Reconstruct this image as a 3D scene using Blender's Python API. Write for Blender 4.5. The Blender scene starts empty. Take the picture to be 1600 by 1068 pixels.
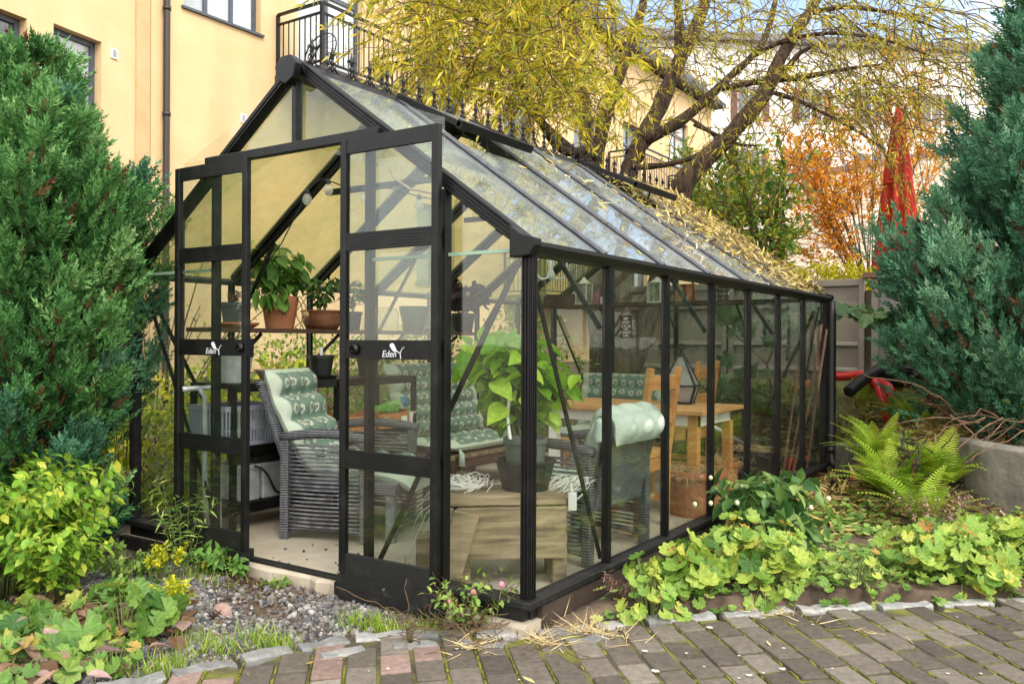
import bpy, math, random
import numpy as np
from mathutils import Matrix, Vector
random.seed(7); rng = np.random.default_rng(11)
SC = bpy.context.scene
COL = SC.collection
PI = math.pi
# ------------------------------------------------------------------ camera
CAM = np.array([4.33178, -2.74549, 0.99376]); YAW, PIT, ROL, FOC = -0.590398, -0.00116, 0.005058, 0.832388
FW = np.array([math.sin(YAW)*math.cos(PIT), math.cos(YAW)*math.cos(PIT), math.sin(PIT)])
RT0 = np.array([math.cos(YAW), -math.sin(YAW), 0.0]); UP0 = np.cross(RT0, FW)
RT = RT0*math.cos(ROL)+UP0*math.sin(ROL); UP = -RT0*math.sin(ROL)+UP0*math.cos(ROL)
cd = bpy.data.cameras.new('camera'); cam = bpy.data.objects.new('camera', cd); COL.objects.link(cam)
cd.sensor_width = 36; cd.lens = 36*FOC; cd.clip_start = 0.05; cd.clip_end = 600
m = Matrix.Identity(4)
for i in range(3):
    m[i][0] = RT[i]; m[i][1] = UP[i]; m[i][2] = -FW[i]; m[i][3] = CAM[i]
cam.matrix_world = m
SC.camera = cam
# ------------------------------------------------------------------ sky, sun, exposure
SUN_EL, SUN_AZ = math.radians(48), math.radians(118)      # azimuth clockwise from +Y
W = bpy.data.worlds.new("World"); SC.world = W; W.use_nodes = True
nt = W.node_tree; nt.nodes.clear()
bg = nt.nodes.new('ShaderNodeBackground'); out = nt.nodes.new('ShaderNodeOutputWorld')
sky = nt.nodes.new('ShaderNodeTexSky'); sky.sky_type = 'NISHITA'; sky.sun_disc = False
sky.sun_elevation = SUN_EL; sky.sun_rotation = SUN_AZ; sky.air_density = 1.0; sky.dust_density = 2.0; sky.ozone_density = 1.0
tc = nt.nodes.new('ShaderNodeTexCoord'); nz = nt.nodes.new('ShaderNodeTexNoise'); nz.inputs['Scale'].default_value = 1.6; nz.inputs['Detail'].default_value = 6
cr = nt.nodes.new('ShaderNodeValToRGB'); cr.color_ramp.elements[0].position = .38; cr.color_ramp.elements[1].position = .62
cr.color_ramp.elements[0].color = (.35, .35, .35, 1); cr.color_ramp.elements[1].color = (.95, .95, .95, 1)
mx = nt.nodes.new('ShaderNodeMixRGB'); mx.inputs[2].default_value = (9.4, 8.9, 8.1, 1)
nt.links.new(tc.outputs['Generated'], nz.inputs['Vector']); nt.links.new(nz.outputs['Fac'], cr.inputs['Fac'])
dp = nt.nodes.new('ShaderNodeVectorMath'); dp.operation = 'DOT_PRODUCT'; dp.inputs[1].default_value = (-.42, .85, .32); nt.links.new(tc.outputs['Generated'], dp.inputs[0])
c2 = nt.nodes.new('ShaderNodeValToRGB'); c2.color_ramp.elements[0].position = .80; c2.color_ramp.elements[0].color = (1, 1, 1, 1); c2.color_ramp.elements[1].position = .96; c2.color_ramp.elements[1].color = (.04, .04, .04, 1)
ml = nt.nodes.new('ShaderNodeMath'); ml.operation = 'MULTIPLY'; nt.links.new(dp.outputs['Value'], c2.inputs['Fac']); nt.links.new(cr.outputs['Color'], ml.inputs[0]); nt.links.new(c2.outputs['Color'], ml.inputs[1])   # thinner cloud to the north-west
nt.links.new(ml.outputs[0], mx.inputs[0]); nt.links.new(sky.outputs['Color'], mx.inputs[1])
nt.links.new(mx.outputs[0], bg.inputs['Color']); bg.inputs['Strength'].default_value = 0.15
nt.links.new(bg.outputs[0], out.inputs[0])
sl = bpy.data.lights.new('sun', 'SUN'); sl.energy = 1.0; sl.angle = math.radians(28); sl.color = (1, .95, .86)
so = bpy.data.objects.new('sun', sl); COL.objects.link(so)
sd = Vector((math.sin(SUN_AZ)*math.cos(SUN_EL), math.cos(SUN_AZ)*math.cos(SUN_EL), math.sin(SUN_EL)))
so.rotation_euler = (-sd).to_track_quat('-Z', 'Y').to_euler(); so.location = (0, 0, 30)
SC.view_settings.view_transform = 'Standard'; SC.view_settings.look = 'None'; SC.view_settings.gamma = 1
SC.view_settings.exposure = 1.3
SC.cycles.max_bounces = 10; SC.cycles.transparent_max_bounces = 48; SC.cycles.diffuse_bounces = 4
SC.cycles.glossy_bounces = 4; SC.cycles.transmission_bounces = 6; SC.cycles.use_denoising = True
SC.cycles.caustics_reflective = False; SC.cycles.caustics_refractive = False

# ------------------------------------------------------------------ helpers
def A(*p): return np.array(p, float)
def at(u, v, d):
    """the world point d metres into the scene along the photograph's pixel u, v"""
    return CAM + d*(FW + RT*(u-800)/(1600*FOC) - UP*(v-534)/(1600*FOC))
def nrm(a): return a/(np.linalg.norm(a, axis=-1, keepdims=True)+1e-12)
def sst(a, b, x):
    t = np.clip((x-a)/(b-a), 0, 1); return t*t*(3-2*t)

class MB:
    def __init__(s): s.v = []; s.f = []; s.r = []; s.p = []; s.n = 0
    def add(s, v, f, r=.5, pat=None):
        v = np.asarray(v, float); k = len(v)
        s.v.append(v); s.r.append(np.broadcast_to(np.asarray(r, float), (k,)))
        s.p.append(np.zeros((k, 3)) if pat is None else np.asarray(pat, float))
        if isinstance(f, np.ndarray): s.f.append(f+s.n)
        else:
            by = {}
            for q in f: by.setdefault(len(q), []).append(q)
            for q in by.values(): s.f.append(np.array(q, int)+s.n)
        s.n += k; return s
    def obox(s, c, ax, h, r=.5):
        c = np.asarray(c, float); ax = np.asarray(ax, float)
        sg = np.array([[a, b, d] for a in (-1, 1) for b in (-1, 1) for d in (-1, 1)], float)*np.asarray(h, float)
        return s.add(c+sg@ax, [(0, 1, 3, 2), (4, 6, 7, 5), (0, 4, 5, 1), (2, 3, 7, 6), (0, 2, 6, 4), (1, 5, 7, 3)], r)
    def box(s, x0, x1, y0, y1, z0, z1, r=.5):
        return s.obox(((x0+x1)/2, (y0+y1)/2, (z0+z1)/2), np.eye(3), ((x1-x0)/2, (y1-y0)/2, (z1-z0)/2), r)
    def bar(s, p0, p1, w, h, up=(0, 0, 1), r=.5):
        p0 = np.asarray(p0, float); p1 = np.asarray(p1, float); d = p1-p0; L = np.linalg.norm(d); x = d/L
        u = np.asarray(up, float); y = np.cross(u, x)
        if np.linalg.norm(y) < 1e-6: y = np.cross((1, 0, 0), x)
        y = nrm(y); z = np.cross(x, y)
        return s.obox((p0+p1)/2, [x, y, z], (L/2, w/2, h/2), r)
    def tube(s, pts, rad, seg=8, r=.5, cap=True):
        pts = np.asarray(pts, float); n = len(pts); rad = np.broadcast_to(np.asarray(rad, float), (n,))
        t = np.gradient(pts, axis=0); t = nrm(t)
        ref = A(0, 0, 1) if abs(t[0][2]) < .9 else A(1, 0, 0)
        a = np.linspace(0, 2*PI, seg, endpoint=False); V = []
        u = nrm(np.cross(ref, t[0]))
        for i in range(n):
            u = u-t[i]*(u@t[i]); u = u/(np.linalg.norm(u)+1e-9); w = np.cross(t[i], u)
            V.append(pts[i]+rad[i]*(np.cos(a)[:, None]*u+np.sin(a)[:, None]*w))
        V = np.concatenate(V); F = []
        i = np.arange(n-1)[:, None]*seg; j = np.arange(seg)[None]; k = (j+1) % seg
        F = np.stack([i+j, i+k, i+seg+k, i+seg+j], -1).reshape(-1, 4)
        b = s.n; s.add(V, F, r)
        if cap:
            s.f.append(np.array([list(range(seg))[::-1]])+b); s.f.append(np.array([list(range((n-1)*seg, n*seg))])+b)
        return s
    def lathe(s, prof, c=(0, 0, 0), seg=24, r=.5, cap0=True, cap1=False):
        prof = np.asarray(prof, float); c = np.asarray(c, float); n = len(prof)
        a = np.linspace(0, 2*PI, seg, endpoint=False)
        V = np.concatenate([np.stack([p[0]*np.cos(a), p[0]*np.sin(a), np.full(seg, p[1])], -1) for p in prof])+c
        i = np.arange(n-1)[:, None]*seg; j = np.arange(seg)[None]; k = (j+1) % seg
        F = np.stack([i+j, i+k, i+seg+k, i+seg+j], -1).reshape(-1, 4); b = s.n
        s.add(V, F, r)
        if cap0: s.f.append(np.array([list(range(seg))[::-1]])+b)
        if cap1: s.f.append(np.array([list(range((n-1)*seg, n*seg))])+b)
        return s
    def prism(s, poly, axis, a0, a1, r=.5):
        """poly: 2D outline in the two other axes; extruded along axis from a0 to a1"""
        poly = np.asarray(poly, float); n = len(poly)
        def mk(a):
            V = np.zeros((n, 3)); o = [i for i in range(3) if i != axis]
            V[:, o[0]] = poly[:, 0]; V[:, o[1]] = poly[:, 1]; V[:, axis] = a; return V
        V = np.concatenate([mk(a0), mk(a1)]); F = [tuple(range(n))[::-1], tuple(range(n, 2*n))]
        F += [(i, (i+1) % n, n+(i+1) % n, n+i) for i in range(n)]
        return s.add(V, F, r)
    def scatter(s, tmpl, locs, M, sc, rr):
        tv, tf = tmpl; N = len(locs); k = len(tv)
        sc = np.asarray(sc, float)
        if sc.ndim == 1: sc = np.repeat(sc[:, None], 3, 1)
        lv = tv[None]*sc[:, None, :]
        V = locs[:, None, :]+np.einsum('nij,nkj->nki', M, lv)
        off = (np.arange(N)*k)[:, None, None]
        b = s.n
        s.v.append(V.reshape(-1, 3)); s.r.append(np.repeat(rr, k)); s.p.append(np.tile(tv, (N, 1))); s.n += N*k
        for f in tf: s.f.append((f[None]+off).reshape(-1, f.shape[1])+b)
        return s
    def xf(s, loc=(0, 0, 0), rz=0, R=None):
        R = np.array([[math.cos(rz), -math.sin(rz), 0], [math.sin(rz), math.cos(rz), 0], [0, 0, 1]]) if R is None else R
        s.v = [v@R.T+np.asarray(loc, float) for v in s.v]; return s
    def build(s, name, mat, parent=None, smooth=False, bevel=0, origin=None):
        V = np.concatenate(s.v)
        o = bpy.data.objects.new(name, None) if False else None
        off = np.zeros(3)
        if parent is not None:
            q = parent
            while q is not None: off = off+np.array(q.location); q = q.parent
            V = V-off
        elif origin is not None:
            off = np.asarray(origin, float); V = V-off
        me = bpy.data.meshes.new(name)
        me.vertices.add(len(V)); me.vertices.foreach_set('co', V.astype(np.float32).ravel())
        tot = sum(f.shape[0] for f in s.f); idx = np.concatenate([f.ravel() for f in s.f])
        cnt = np.concatenate([np.full(f.shape[0], f.shape[1]) for f in s.f])
        st = np.concatenate([[0], np.cumsum(cnt)[:-1]])
        me.loops.add(len(idx)); me.loops.foreach_set('vertex_index', idx.astype(np.int32))
        me.polygons.add(tot); me.polygons.foreach_set('loop_start', st.astype(np.int32))
        me.polygons.foreach_set('use_smooth', np.full(tot, bool(smooth)))
        a = me.attributes.new('rnd', 'FLOAT', 'POINT'); a.data.foreach_set('value', np.concatenate(s.r).astype(np.float32))
        a = me.attributes.new('pat', 'FLOAT_VECTOR', 'POINT'); a.data.foreach_set('vector', np.concatenate(s.p).astype(np.float32).ravel())
        me.update(calc_edges=True); me.validate()
        me.materials.append(mat)
        ob = bpy.data.objects.new(name, me); COL.objects.link(ob)
        if parent is not None: ob.parent = parent
        elif origin is not None: ob.location = off
        if bevel:
            b = ob.modifiers.new('bevel', 'BEVEL'); b.width = bevel; b.segments = 2; b.limit_method = 'ANGLE'
        return ob

def tag(o, label=None, cat=None, group=None, kind=None):
    if label: o['label'] = label
    if cat: o['category'] = cat
    if group: o['group'] = group
    if kind: o['kind'] = kind
    return o
def thing(name, label, cat, loc=(0, 0, 0), group=None):
    o = bpy.data.objects.new(name, None); COL.objects.link(o); o.location = loc; o.empty_display_size = .1
    return tag(o, label, cat, group)
def copy_tree(o, loc, label=None):
    def rec(q, par):
        c = q.copy(); COL.objects.link(c)
        if par is not None: c.parent = par
        for ch in list(q.children): rec(ch, c)
        return c
    r = rec(o, None); r.location = loc
    if label: r['label'] = label
    return r
def frames(d, up=None, roll=None):
    """orientation matrices whose X axis is d and whose Z axis leans towards up"""
    d = nrm(d); N = len(d)
    u = rng.normal(size=(N, 3)) if up is None else np.broadcast_to(up, (N, 3))+rng.normal(size=(N, 3))*.35
    y = nrm(np.cross(u, d)); z = np.cross(d, y)
    return np.stack([d, y, z], -1)
def rdir(N): return nrm(rng.normal(size=(N, 3)))

# ------------------------------------------------------------------ materials
def newmat(name):
    M = bpy.data.materials.new(name); M.use_nodes = True; t = M.node_tree
    b = t.nodes['Principled BSDF']; return M, t, b
def nnoise(t, scale, detail=4, coord='Object', stretch=None, rough=.55, rz=0):
    c = t.nodes.new('ShaderNodeTexCoord'); n = t.nodes.new('ShaderNodeTexNoise')
    n.inputs['Scale'].default_value = scale; n.inputs['Detail'].default_value = detail; n.inputs['Roughness'].default_value = rough
    if stretch:
        mp = t.nodes.new('ShaderNodeMapping'); mp.vector_type = 'TEXTURE'; mp.inputs['Scale'].default_value = [1/q for q in stretch]; mp.inputs['Rotation'].default_value = (0, 0, rz)
        t.links.new(c.outputs[coord], mp.inputs['Vector']); t.links.new(mp.outputs[0], n.inputs['Vector'])
    else: t.links.new(c.outputs[coord], n.inputs['Vector'])
    return n
def nramp(t, src, stops):
    r = t.nodes.new('ShaderNodeValToRGB'); e = r.color_ramp.elements
    while len(e) < len(stops): e.new(.5)
    for k, (p, c) in enumerate(stops): e[k].position = p; e[k].color = (*c, 1) if len(c) == 3 else c
    t.links.new(src, r.inputs['Fac']); return r
def nbump(t, b, src, strength=.3, dist=.01):
    n = t.nodes.new('ShaderNodeBump'); n.inputs['Strength'].default_value = strength; n.inputs['Distance'].default_value = dist
    t.links.new(src, n.inputs['Height']); t.links.new(n.outputs[0], b.inputs['Normal']); return n
def mat(name, c1, c2=None, scale=8, rough=.6, metal=0, bump=0, spec=.5, stretch=None, lo=.35, hi=.65, detail=5, bscale=None, bdist=.01, rz=0):
    M, t, b = newmat(name); b.inputs['Roughness'].default_value = rough; b.inputs['Metallic'].default_value = metal
    b.inputs['Specular IOR Level'].default_value = spec
    if c2 is None and not bump:
        b.inputs['Base Color'].default_value = (*c1, 1); return M
    n = nnoise(t, scale, detail, stretch=stretch, rz=rz)
    r = nramp(t, n.outputs['Fac'], [(lo, c1), (hi, c2 or c1)]); t.links.new(r.outputs[0], b.inputs['Base Color'])
    if bump:
        n2 = nnoise(t, bscale or scale*4, 4, stretch=stretch, rz=rz); nbump(t, b, n2.outputs['Fac'], bump, bdist)
    return M
def leafmat(name, stops, trans=.3, rough=.45, vein=True, edge=None):
    """stops: colours along the per-leaf random number"""
    M, t, b = newmat(name); b.inputs['Roughness'].default_value = rough; b.inputs['Specular IOR Level'].default_value = .35
    a = t.nodes.new('ShaderNodeAttribute'); a.attribute_name = 'rnd'
    r = nramp(t, a.outputs['Fac'], stops); col = r.outputs[0]
    if vein:
        n = nnoise(t, 40, 2); mm = t.nodes.new('ShaderNodeMixRGB'); mm.blend_type = 'MULTIPLY'; mm.inputs[0].default_value = .5
        rr = nramp(t, n.outputs['Fac'], [(.3, (.55, .55, .5)), (.7, (1.25, 1.25, 1.2))])
        t.links.new(col, mm.inputs[1]); t.links.new(rr.outputs[0], mm.inputs[2]); col = mm.outputs[0]
    if edge:      # some leaves brown from the rim inwards, and pale towards the stalk
        pa = t.nodes.new('ShaderNodeAttribute'); pa.attribute_name = 'pat'; ds = t.nodes.new('ShaderNodeVectorMath'); ds.operation = 'DISTANCE'; ds.inputs[1].default_value = (.18, 0, 0)
        t.links.new(pa.outputs['Vector'], ds.inputs[0]); n3 = nnoise(t, 22, 3); s1 = t.nodes.new('ShaderNodeMath'); s1.operation = 'MULTIPLY_ADD'; s1.inputs[1].default_value = .55
        t.links.new(n3.outputs['Fac'], s1.inputs[0]); t.links.new(ds.outputs['Value'], s1.inputs[2]); s2 = t.nodes.new('ShaderNodeMath'); s2.operation = 'MULTIPLY_ADD'; s2.inputs[1].default_value = .30
        t.links.new(a.outputs['Fac'], s2.inputs[0]); t.links.new(s1.outputs[0], s2.inputs[2]); s3 = t.nodes.new('ShaderNodeMath'); s3.operation = 'MULTIPLY'; s3.inputs[1].default_value = 1/1.4; t.links.new(s2.outputs[0], s3.inputs[0]); sp = t.nodes.new('ShaderNodeSeparateXYZ'); t.links.new(pa.outputs['Vector'], sp.inputs[0]); sx2 = t.nodes.new('ShaderNodeMath'); sx2.operation = 'SUBTRACT'; sx2.inputs[0].default_value = .18; t.links.new(sp.outputs['X'], sx2.inputs[1])
        an = t.nodes.new('ShaderNodeMath'); an.operation = 'ARCTAN2'; t.links.new(sp.outputs['Y'], an.inputs[0]); t.links.new(sx2.outputs[0], an.inputs[1]); a9 = t.nodes.new('ShaderNodeMath'); a9.operation = 'MULTIPLY'; a9.inputs[1].default_value = 9; t.links.new(an.outputs[0], a9.inputs[0])
        co = t.nodes.new('ShaderNodeMath'); co.operation = 'COSINE'; t.links.new(a9.outputs[0], co.inputs[0]); vr = nramp(t, co.outputs[0], [(.0, (.93, .95, .9)), (.90, (.95, .96, .92)), (.97, (1.45, 1.35, 1.25))]); mv = t.nodes.new('ShaderNodeMixRGB'); mv.blend_type = 'MULTIPLY'; mv.inputs[0].default_value = .8
        t.links.new(col, mv.inputs[1]); t.links.new(vr.outputs[0], mv.inputs[2]); col = mv.outputs[0]      # pale radial veins
        er = nramp(t, s3.outputs[0], [(1.10/1.4, (0, 0, 0)), (1.22/1.4, (1, 1, 1))])
        m4 = t.nodes.new('ShaderNodeMixRGB'); m4.inputs[2].default_value = (*edge, 1); t.links.new(er.outputs[0], m4.inputs[0]); t.links.new(col, m4.inputs[1]); col = m4.outputs[0]
    t.links.new(col, b.inputs['Base Color'])
    tr = t.nodes.new('ShaderNodeBsdfTranslucent'); t.links.new(col, tr.inputs['Color'])
    mix = t.nodes.new('ShaderNodeMixShader'); mix.inputs[0].default_value = trans
    o = t.nodes['Material Output']
    t.links.new(b.outputs[0], mix.inputs[1]); t.links.new(tr.outputs[0], mix.inputs[2]); t.links.new(mix.outputs[0], o.inputs[0])
    return M
def glassmat(name, tint, film, film_col, scale=2.5, wav=.02, film_lo=.45, film_hi=.75, stretch=None, refl=1.0):
    """clear pane: see-through, Fresnel reflection with slightly wavy glass, and a film in patches: dirt, and on the roof also painted sky reflection"""
    M, t, b = newmat(name); t.nodes.remove(b); o = t.nodes['Material Output']
    tp = t.nodes.new('ShaderNodeBsdfTransparent'); tp.inputs[0].default_value = (*tint, 1)
    gl = t.nodes.new('ShaderNodeBsdfGlossy'); gl.inputs['Roughness'].default_value = .015; gl.inputs[0].default_value = (refl, refl, refl, 1)
    lw = t.nodes.new('ShaderNodeLayerWeight'); lw.inputs[0].default_value = .5
    pw = t.nodes.new('ShaderNodeMath'); pw.operation = 'POWER'; pw.inputs[1].default_value = 5; t.links.new(lw.outputs['Facing'], pw.inputs[0])
    fr = t.nodes.new('ShaderNodeMath'); fr.operation = 'MULTIPLY_ADD'; fr.inputs[1].default_value = .95; fr.inputs[2].default_value = .04; t.links.new(pw.outputs[0], fr.inputs[0])
    n = nnoise(t, 3, 2); bp = t.nodes.new('ShaderNodeBump'); bp.inputs['Strength'].default_value = wav; bp.inputs['Distance'].default_value = .05
    t.links.new(n.outputs['Fac'], bp.inputs['Height']); t.links.new(bp.outputs[0], gl.inputs['Normal'])
    m1 = t.nodes.new('ShaderNodeMixShader'); t.links.new(fr.outputs[0], m1.inputs[0]); t.links.new(tp.outputs[0], m1.inputs[1]); t.links.new(gl.outputs[0], m1.inputs[2])
    d = t.nodes.new('ShaderNodeBsdfDiffuse'); d.inputs[0].default_value = (*film_col, 1)
    tl = t.nodes.new('ShaderNodeBsdfTranslucent'); tl.inputs[0].default_value = (*film_col, 1)
    m2 = t.nodes.new('ShaderNodeMixShader'); t.links.new(d.outputs[0], m2.inputs[1]); t.links.new(tl.outputs[0], m2.inputs[2])
    n2 = nnoise(t, scale, 6, stretch=stretch, rough=.65); r = nramp(t, n2.outputs['Fac'], [(film_lo, (film[0],)*3), (film_hi, (film[1],)*3)])
    m3 = t.nodes.new('ShaderNodeMixShader'); t.links.new(r.outputs[0], m3.inputs[0]); t.links.new(m1.outputs[0], m3.inputs[1]); t.links.new(m2.outputs[0], m3.inputs[2])
    t.links.new(m3.outputs[0], o.inputs[0]); return M
def attrmat(name, stops, rough=.8, spec=.3, nscale=30, namp=.5, bump=0, bscale=120):
    """colour from the per-piece random number, with fine grain over it"""
    M, t, b = newmat(name); b.inputs['Roughness'].default_value = rough; b.inputs['Specular IOR Level'].default_value = spec
    a = t.nodes.new('ShaderNodeAttribute'); a.attribute_name = 'rnd'; r = nramp(t, a.outputs['Fac'], stops)
    n = nnoise(t, nscale, 8, rough=.75); rr = nramp(t, n.outputs['Fac'], [(.25, (.45,)*3), (.5, (.95,)*3), (.75, (1.5,)*3)])
    mm = t.nodes.new('ShaderNodeMixRGB'); mm.blend_type = 'MULTIPLY'; mm.inputs[0].default_value = namp
    t.links.new(r.outputs[0], mm.inputs[1]); t.links.new(rr.outputs[0], mm.inputs[2]); t.links.new(mm.outputs[0], b.inputs['Base Color'])
    if bump: n2 = nnoise(t, bscale, 4); nbump(t, b, n2.outputs['Fac'], bump, .006)
    return M

BLACK = mat('black_aluminium', (.004, .004, .0042), (.016, .0155, .0145), scale=11, rough=.42, spec=.3, lo=.5, hi=.8, detail=9)
BLACKW = mat('black_worn', (.005, .005, .0052), (.035, .033, .03), scale=14, rough=.55, lo=.55, hi=.85)
SILVER = mat('bare_metal', (.55, .55, .56), rough=.3, metal=1)
ALU = mat('highlight_aluminium', (.16, .165, .19), (.24, .245, .27), scale=20, rough=.32, metal=.5)
GLASS = glassmat('wall_glass', (.93, .95, .93), (.006, .04), (.45, .44, .36), scale=2.2)
GLASSD = glassmat('door_glass', (.93, .95, .93), (.006, .035), (.45, .43, .33), scale=4)
GLASSR = glassmat('roof_glass', (.86, .90, .86), (.10, .32), (.68, .75, .76), scale=3.5, wav=.03, film_lo=.35, film_hi=.75)  # pale film: dirt plus the sky reflection put into its colour
GLASSL = glassmat('mossy_roof_glass', (.86, .88, .76), (.10, .36), (.48, .50, .22), scale=2.0, wav=.03, film_lo=.35, film_hi=.7)
GEDGE = mat('pale_green_glass_edge', (.25, .38, .28), rough=.2)
LGLASS = glassmat('lantern_glass', (.9, .92, .9), (.40, .62), (.7, .72, .72), scale=6)
JAR = glassmat('jar_glass', (.90, .93, .90), (.03, .12), (.6, .6, .55), scale=8)
CONC = mat('concrete', (.33, .28, .22), (.46, .40, .32), scale=5, rough=.9, bump=.25, bscale=60, lo=.3, hi=.7)
CONCD = mat('dark_concrete', (.10, .09, .075), (.24, .22, .18), scale=6, rough=.95, bump=.6, bscale=40)
TERRA = mat('terracotta', (.34, .115, .05), (.46, .19, .095), scale=7, rough=.85, bump=.1)
BLKPL = mat('black_plastic', (.008, .0085, .009), (.018, .0185, .019), scale=10, rough=.45)
GREYPL = mat('grey_plastic', (.30, .33, .40), rough=.5)
WHITEPL = mat('white_plastic', (.72, .72, .70), rough=.4)
GALV = mat('galvanised', (.36, .38, .40), (.5, .52, .54), scale=18, rough=.45, metal=.35)
SOIL = mat('potting_soil', (.02, .013, .008), (.06, .04, .025), scale=60, rough=1, bump=.8)
PINE = mat('golden_pine', (.42, .19, .055), (.55, .28, .10), scale=3, rough=.5, stretch=(1, 1, 14), bump=.05)
PINET = mat('pine_table', (.50, .25, .09), (.60, .33, .14), scale=3, rough=.5, stretch=(1.2, 16, 1))
OLDW = mat('weathered_timber', (.10, .07, .045), (.30, .22, .13), scale=3, rough=.9, stretch=(2, 9, 9), bump=.35, bscale=8)
OLDW2 = mat('weathered_bench_timber', (.12, .085, .055), (.34, .26, .165), scale=2.2, rough=.9, stretch=(1.5, 14, 14), bump=.35, bscale=5, rz=math.radians(40), detail=8)
DARKW = mat('dark_brown_board', (.05, .024, .016), (.095, .045, .03), scale=4, rough=.7, stretch=(9, 1, 9))
ORW = mat('orange_crate_wood', (.42, .15, .04), (.55, .22, .07), scale=5, rough=.6, stretch=(1, 6, 1))
PAPER = mat('white_label', (.75, .75, .73), rough=.8)
CORDW = mat('white_cord', (.70, .69, .66), rough=.5)
CORDB = mat('black_cord', (.012, .012, .012), rough=.5)
ROPE = mat('jute_rope', (.36, .25, .12), (.5, .36, .2), scale=200, rough=.95)
BARK = mat('willow_bark', (.022, .013, .008), (.105, .064, .038), scale=9, rough=.95, stretch=(3, 3, .7), bump=.9, bscale=26, bdist=.03)
TWIG = mat('twig', (.075, .045, .022), (.14, .085, .04), scale=30, rough=.85)
BULB = glassmat('bulb_glass', (.95, .95, .93), (.35, .5), (.9, .88, .82), scale=20)
STRAW = attrmat('straw', [(0, (.30, .20, .08)), (.5, (.52, .40, .19)), (1, (.68, .56, .32))], rough=.8)
def wickermat(name, c1, c2, axis=2, sc=150):
    M, t, b = newmat(name); b.inputs['Roughness'].default_value = .42
    c = t.nodes.new('ShaderNodeTexCoord'); w = t.nodes.new('ShaderNodeTexWave'); w.bands_direction = 'XYZ'[axis]; w.inputs['Scale'].default_value = sc/ (2*PI)*1.0
    w.inputs['Distortion'].default_value = 1.2; w.inputs['Detail'].default_value = 2; w.inputs['Detail Scale'].default_value = 3
    t.links.new(c.outputs['Object'], w.inputs['Vector'])
    ck = nnoise(t, 60, 3, stretch=(1, 1, .25)); mm = t.nodes.new('ShaderNodeMixRGB'); mm.blend_type = 'MULTIPLY'; mm.inputs[0].default_value = .85; rr = nramp(t, ck.outputs['Fac'], [(.35, (.45,)*3), (.6, (1.1,)*3)])
    t.links.new(w.outputs['Color'], mm.inputs[1]); t.links.new(rr.outputs[0], mm.inputs[2]); r = nramp(t, mm.outputs[0], [(.12, c1), (.8, c2)])
    t.links.new(r.outputs[0], b.inputs['Base Color']); nbump(t, b, w.outputs['Color'], .6, .004); return M
WICK = wickermat('wicker', (.03, .031, .036), (.17, .175, .20))
WICKS = mat('wicker_strand', (.07, .07, .08), (.21, .21, .235), scale=25, rough=.38)
BASK = wickermat('brown_basket', (.10, .035, .015), (.34, .13, .05), 2, 260)
def patmat(name, base, motif, dots, scale=11.5):
    """fabric printed with rows of pale flower rings, sage plain edge"""
    M, t, b = newmat(name); b.inputs['Roughness'].default_value = .9; b.inputs['Specular IOR Level'].default_value = .15
    a = t.nodes.new('ShaderNodeAttribute'); a.attribute_name = 'pat'
    v = t.nodes.new('ShaderNodeTexVoronoi'); v.inputs['Scale'].default_value = scale; v.inputs['Randomness'].default_value = .12
    n = nnoise(t, 55, 3); ad = t.nodes.new('ShaderNodeMath'); ad.operation = 'MULTIPLY_ADD'; ad.inputs[1].default_value = .34
    t.links.new(a.outputs['Vector'], v.inputs['Vector']); t.links.new(n.outputs['Fac'], ad.inputs[0]); t.links.new(v.outputs['Distance'], ad.inputs[2])
    r = nramp(t, ad.outputs[0], [(.0, dots), (.24, dots), (.27, base), (.33, base), (.36, motif), (.47, motif), (.50, base), (1, base)])
    v2 = t.nodes.new('ShaderNodeTexVoronoi'); v2.inputs['Scale'].default_value = scale*5; t.links.new(a.outputs['Vector'], v2.inputs['Vector'])
    r2 = nramp(t, v2.outputs['Distance'], [(.0, motif), (.16, motif), (.22, base)])
    mm = t.nodes.new('ShaderNodeMixRGB'); mm.blend_type = 'LIGHTEN'; mm.inputs[0].default_value = .45
    t.links.new(r.outputs[0], mm.inputs[1]); t.links.new(r2.outputs[0], mm.inputs[2])
    at_ = t.nodes.new('ShaderNodeAttribute'); at_.attribute_name = 'rnd'      # 1 = plain sage edge piece
    m3 = t.nodes.new('ShaderNodeMixRGB'); m3.inputs[2].default_value = (.50, .56, .47, 1)
    t.links.new(at_.outputs['Fac'], m3.inputs[0]); t.links.new(mm.outputs[0], m3.inputs[1]); t.links.new(m3.outputs[0], b.inputs['Base Color'])
    return M
FAB = patmat('green_flower_print', (.16, .235, .19), (.52, .52, .44), (.36, .24, .19))
MINT = mat('mint_fabric', (.38, .46, .40), (.47, .55, .48), scale=9, rough=.95, bump=.5, bscale=22, bdist=.02)

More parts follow.
